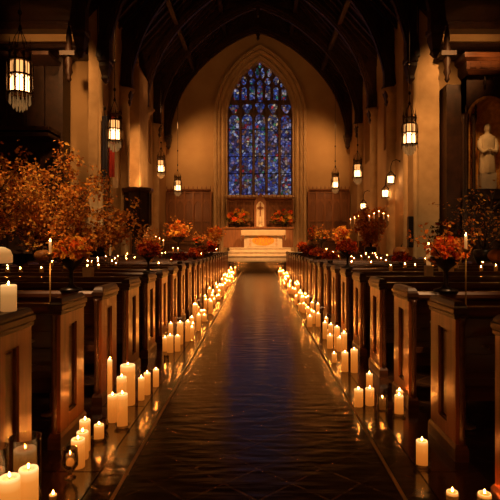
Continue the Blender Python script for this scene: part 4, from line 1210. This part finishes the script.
# ------------------------------------------------------------------ lights
def lamp(kind, nm, loc, energy, color=(1, .6, .28), size=.1, rot=None, **kw):
    d = bpy.data.lights.new(nm, kind); d.energy = energy; d.color = color
    if kind == 'AREA': d.size = size
    else: d.shadow_soft_size = size
    for k, v in kw.items(): setattr(d, k, v)
    o = bpy.data.objects.new(nm, d); col.objects.link(o); o.location = loc
    if rot: o.rotation_euler = rot
    return o
def aim(o, target):
    o.rotation_euler = (Vector(target) - o.location).to_track_quat('-Z', 'Y').to_euler(); return o
WARM = (1, .45, .14)
for s in (1, -1):  # added unseen spots brightening altar, end wall, trees, transepts and piers
    aim(lamp('SPOT', 'altar_spot', (s * 3.6, 20.6, 9.4), 4600, WARM, .12, spot_size=.55, spot_blend=.8), (s * .5, 27.6, 1.6))
    aim(lamp('SPOT', 'wall_wash', (s * 4.4, 26.9, 7.6), 420, WARM, .15, spot_size=1.9, spot_blend=1.0), (s * 2.6, 30, 6.0))
    aim(lamp('SPOT', 'tree_spot', (s * 4.6, 7.0, 8.6), 4600 if s < 0 else 1500, (1, .58, .24), .15, spot_size=.62, spot_blend=1.0), (s * 5.7, 13.6, 2.4))
    aim(lamp('SPOT', 'transept_wash', (s * 6.6, 14.6, 8.2), 520, WARM, .15, spot_size=1.0, spot_blend=1.0), (s * 6.35, 18.9, 6.0))
    aim(lamp('SPOT', 'beam_fill', (s * 7.4, 14.4, 6.6), 420, WARM, .12, spot_size=.75, spot_blend=1.0), (s * 7.6, 18.9, 8.9))  # added spot without a fitting, lifts the upper transept wall
    aim(lamp('SPOT', 'pier_wash', (s * 3.2, 13.0, 7.8), 1500 if s > 0 else 900, WARM, .15, spot_size=.62, spot_blend=1.0), (s * 5.8, 17.3, 4.4))
aim(lamp('SPOT', 'niche_spot', (6.6, 14.8, 6.6), 170, (1, .48, .15), .06, spot_size=.5, spot_blend=.9), (7.45, 16.6, 4.3))  # added unseen spot to brighten the gilded niche
for s in (1, -1):  # added unseen spots for table flowers, chancel side walls and pew urns
    aim(lamp('SPOT', 'flower_spot', (s * 2.2, 18.6, 9.0), 8000, (1, .52, .2), .1, spot_size=.44, spot_blend=1.0), (s * 3.0, 22.9, 1.3))
    aim(lamp('SPOT', 'chancel_wall_spot', (-s * 3.4, 22.0, 8.6), 800, WARM, .12, spot_size=.7, spot_blend=1.0), (s * 5.4, 24.0, 4.0))
    aim(lamp('SPOT', 'pew_flower_spot', (s * 2.6, 1.2, 8.6), 3400, (1, .5, .2), .1, spot_size=.14, spot_blend=1.0), (s * 1.56, 4.2, 1.35))
    aim(lamp('SPOT', 'pew_flower_spot', (s * 2.6, 3.2, 8.8), 1800, (1, .5, .2), .1, spot_size=.16, spot_blend=1.0), (s * 1.45, 7.2 if s < 0 else 8.3, 1.3))
    aim(lamp('SPOT', 'pew_flower_spot', (s * 3.4, 5.6, 9.0), 3000, (1, .5, .2), .1, spot_size=.35, spot_blend=1.0), (s * 1.9, 11.5, 1.2))
aim(lamp('SPOT', 'column_spot', (-2.6, 17.6, 8.2), 1600, WARM, .12, spot_size=.42, spot_blend=1.0), (-4.95, 21.4, 5.2))  # added unseen spot to brighten the left engaged column
for s in (1, -1):  # added unseen spots lifting the oak screens and roof ribs
    aim(lamp('SPOT', 'screen_spot', (s * 3.2, 24.2, 8.8), 900, WARM, .12, spot_size=.5, spot_blend=1.0), (s * 4.0, 29.7, 2.6))
    aim(lamp('SPOT', 'rib_fill', (s * 4.6, 21.8, 7.0), 160, WARM, .1, spot_size=1.9, spot_blend=1.0), (s * 1.0, 25.0, 13.0))
for s in (1, -1): lamp('POINT', 'west_fill_light', (s * 4.2, -1.6, 4.2), 55, WARM, .15)  # added fill behind the camera, no lantern there; lifts dark pew backs
lamp('POINT', 'pier_uplight', (-4.6, 21.1, 3.75), 40, WARM, .06)

w = bpy.data.worlds.new('dim interior'); sc.world = w; w.use_nodes = True
w.node_tree.nodes['Background'].inputs[0].default_value = (.04, .02, .01, 1); w.node_tree.nodes['Background'].inputs[1].default_value = .3

# ------------------------------------------------------------------ camera
cd = bpy.data.cameras.new('camera'); cam = bpy.data.objects.new('camera', cd); col.objects.link(cam)
cam.location = (0, 0, CAM_H); cam.rotation_euler = (PI / 2, 0, 0)
cd.sensor_width = 36; cd.lens = 36 * 510 / 500; cd.shift_x = -8 / 500; cd.shift_y = -7 / 500; cd.clip_end = 200; cd.clip_start = .05
sc.camera = cam
sc.view_settings.view_transform = 'Standard'
sc.view_settings.look = 'None'
sc.view_settings.exposure = 0.0
sc.cycles.use_denoising = True
sc.cycles.max_bounces = 8
sc.cycles.transparent_max_bounces = 12
sc.cycles.sample_clamp_indirect = 6
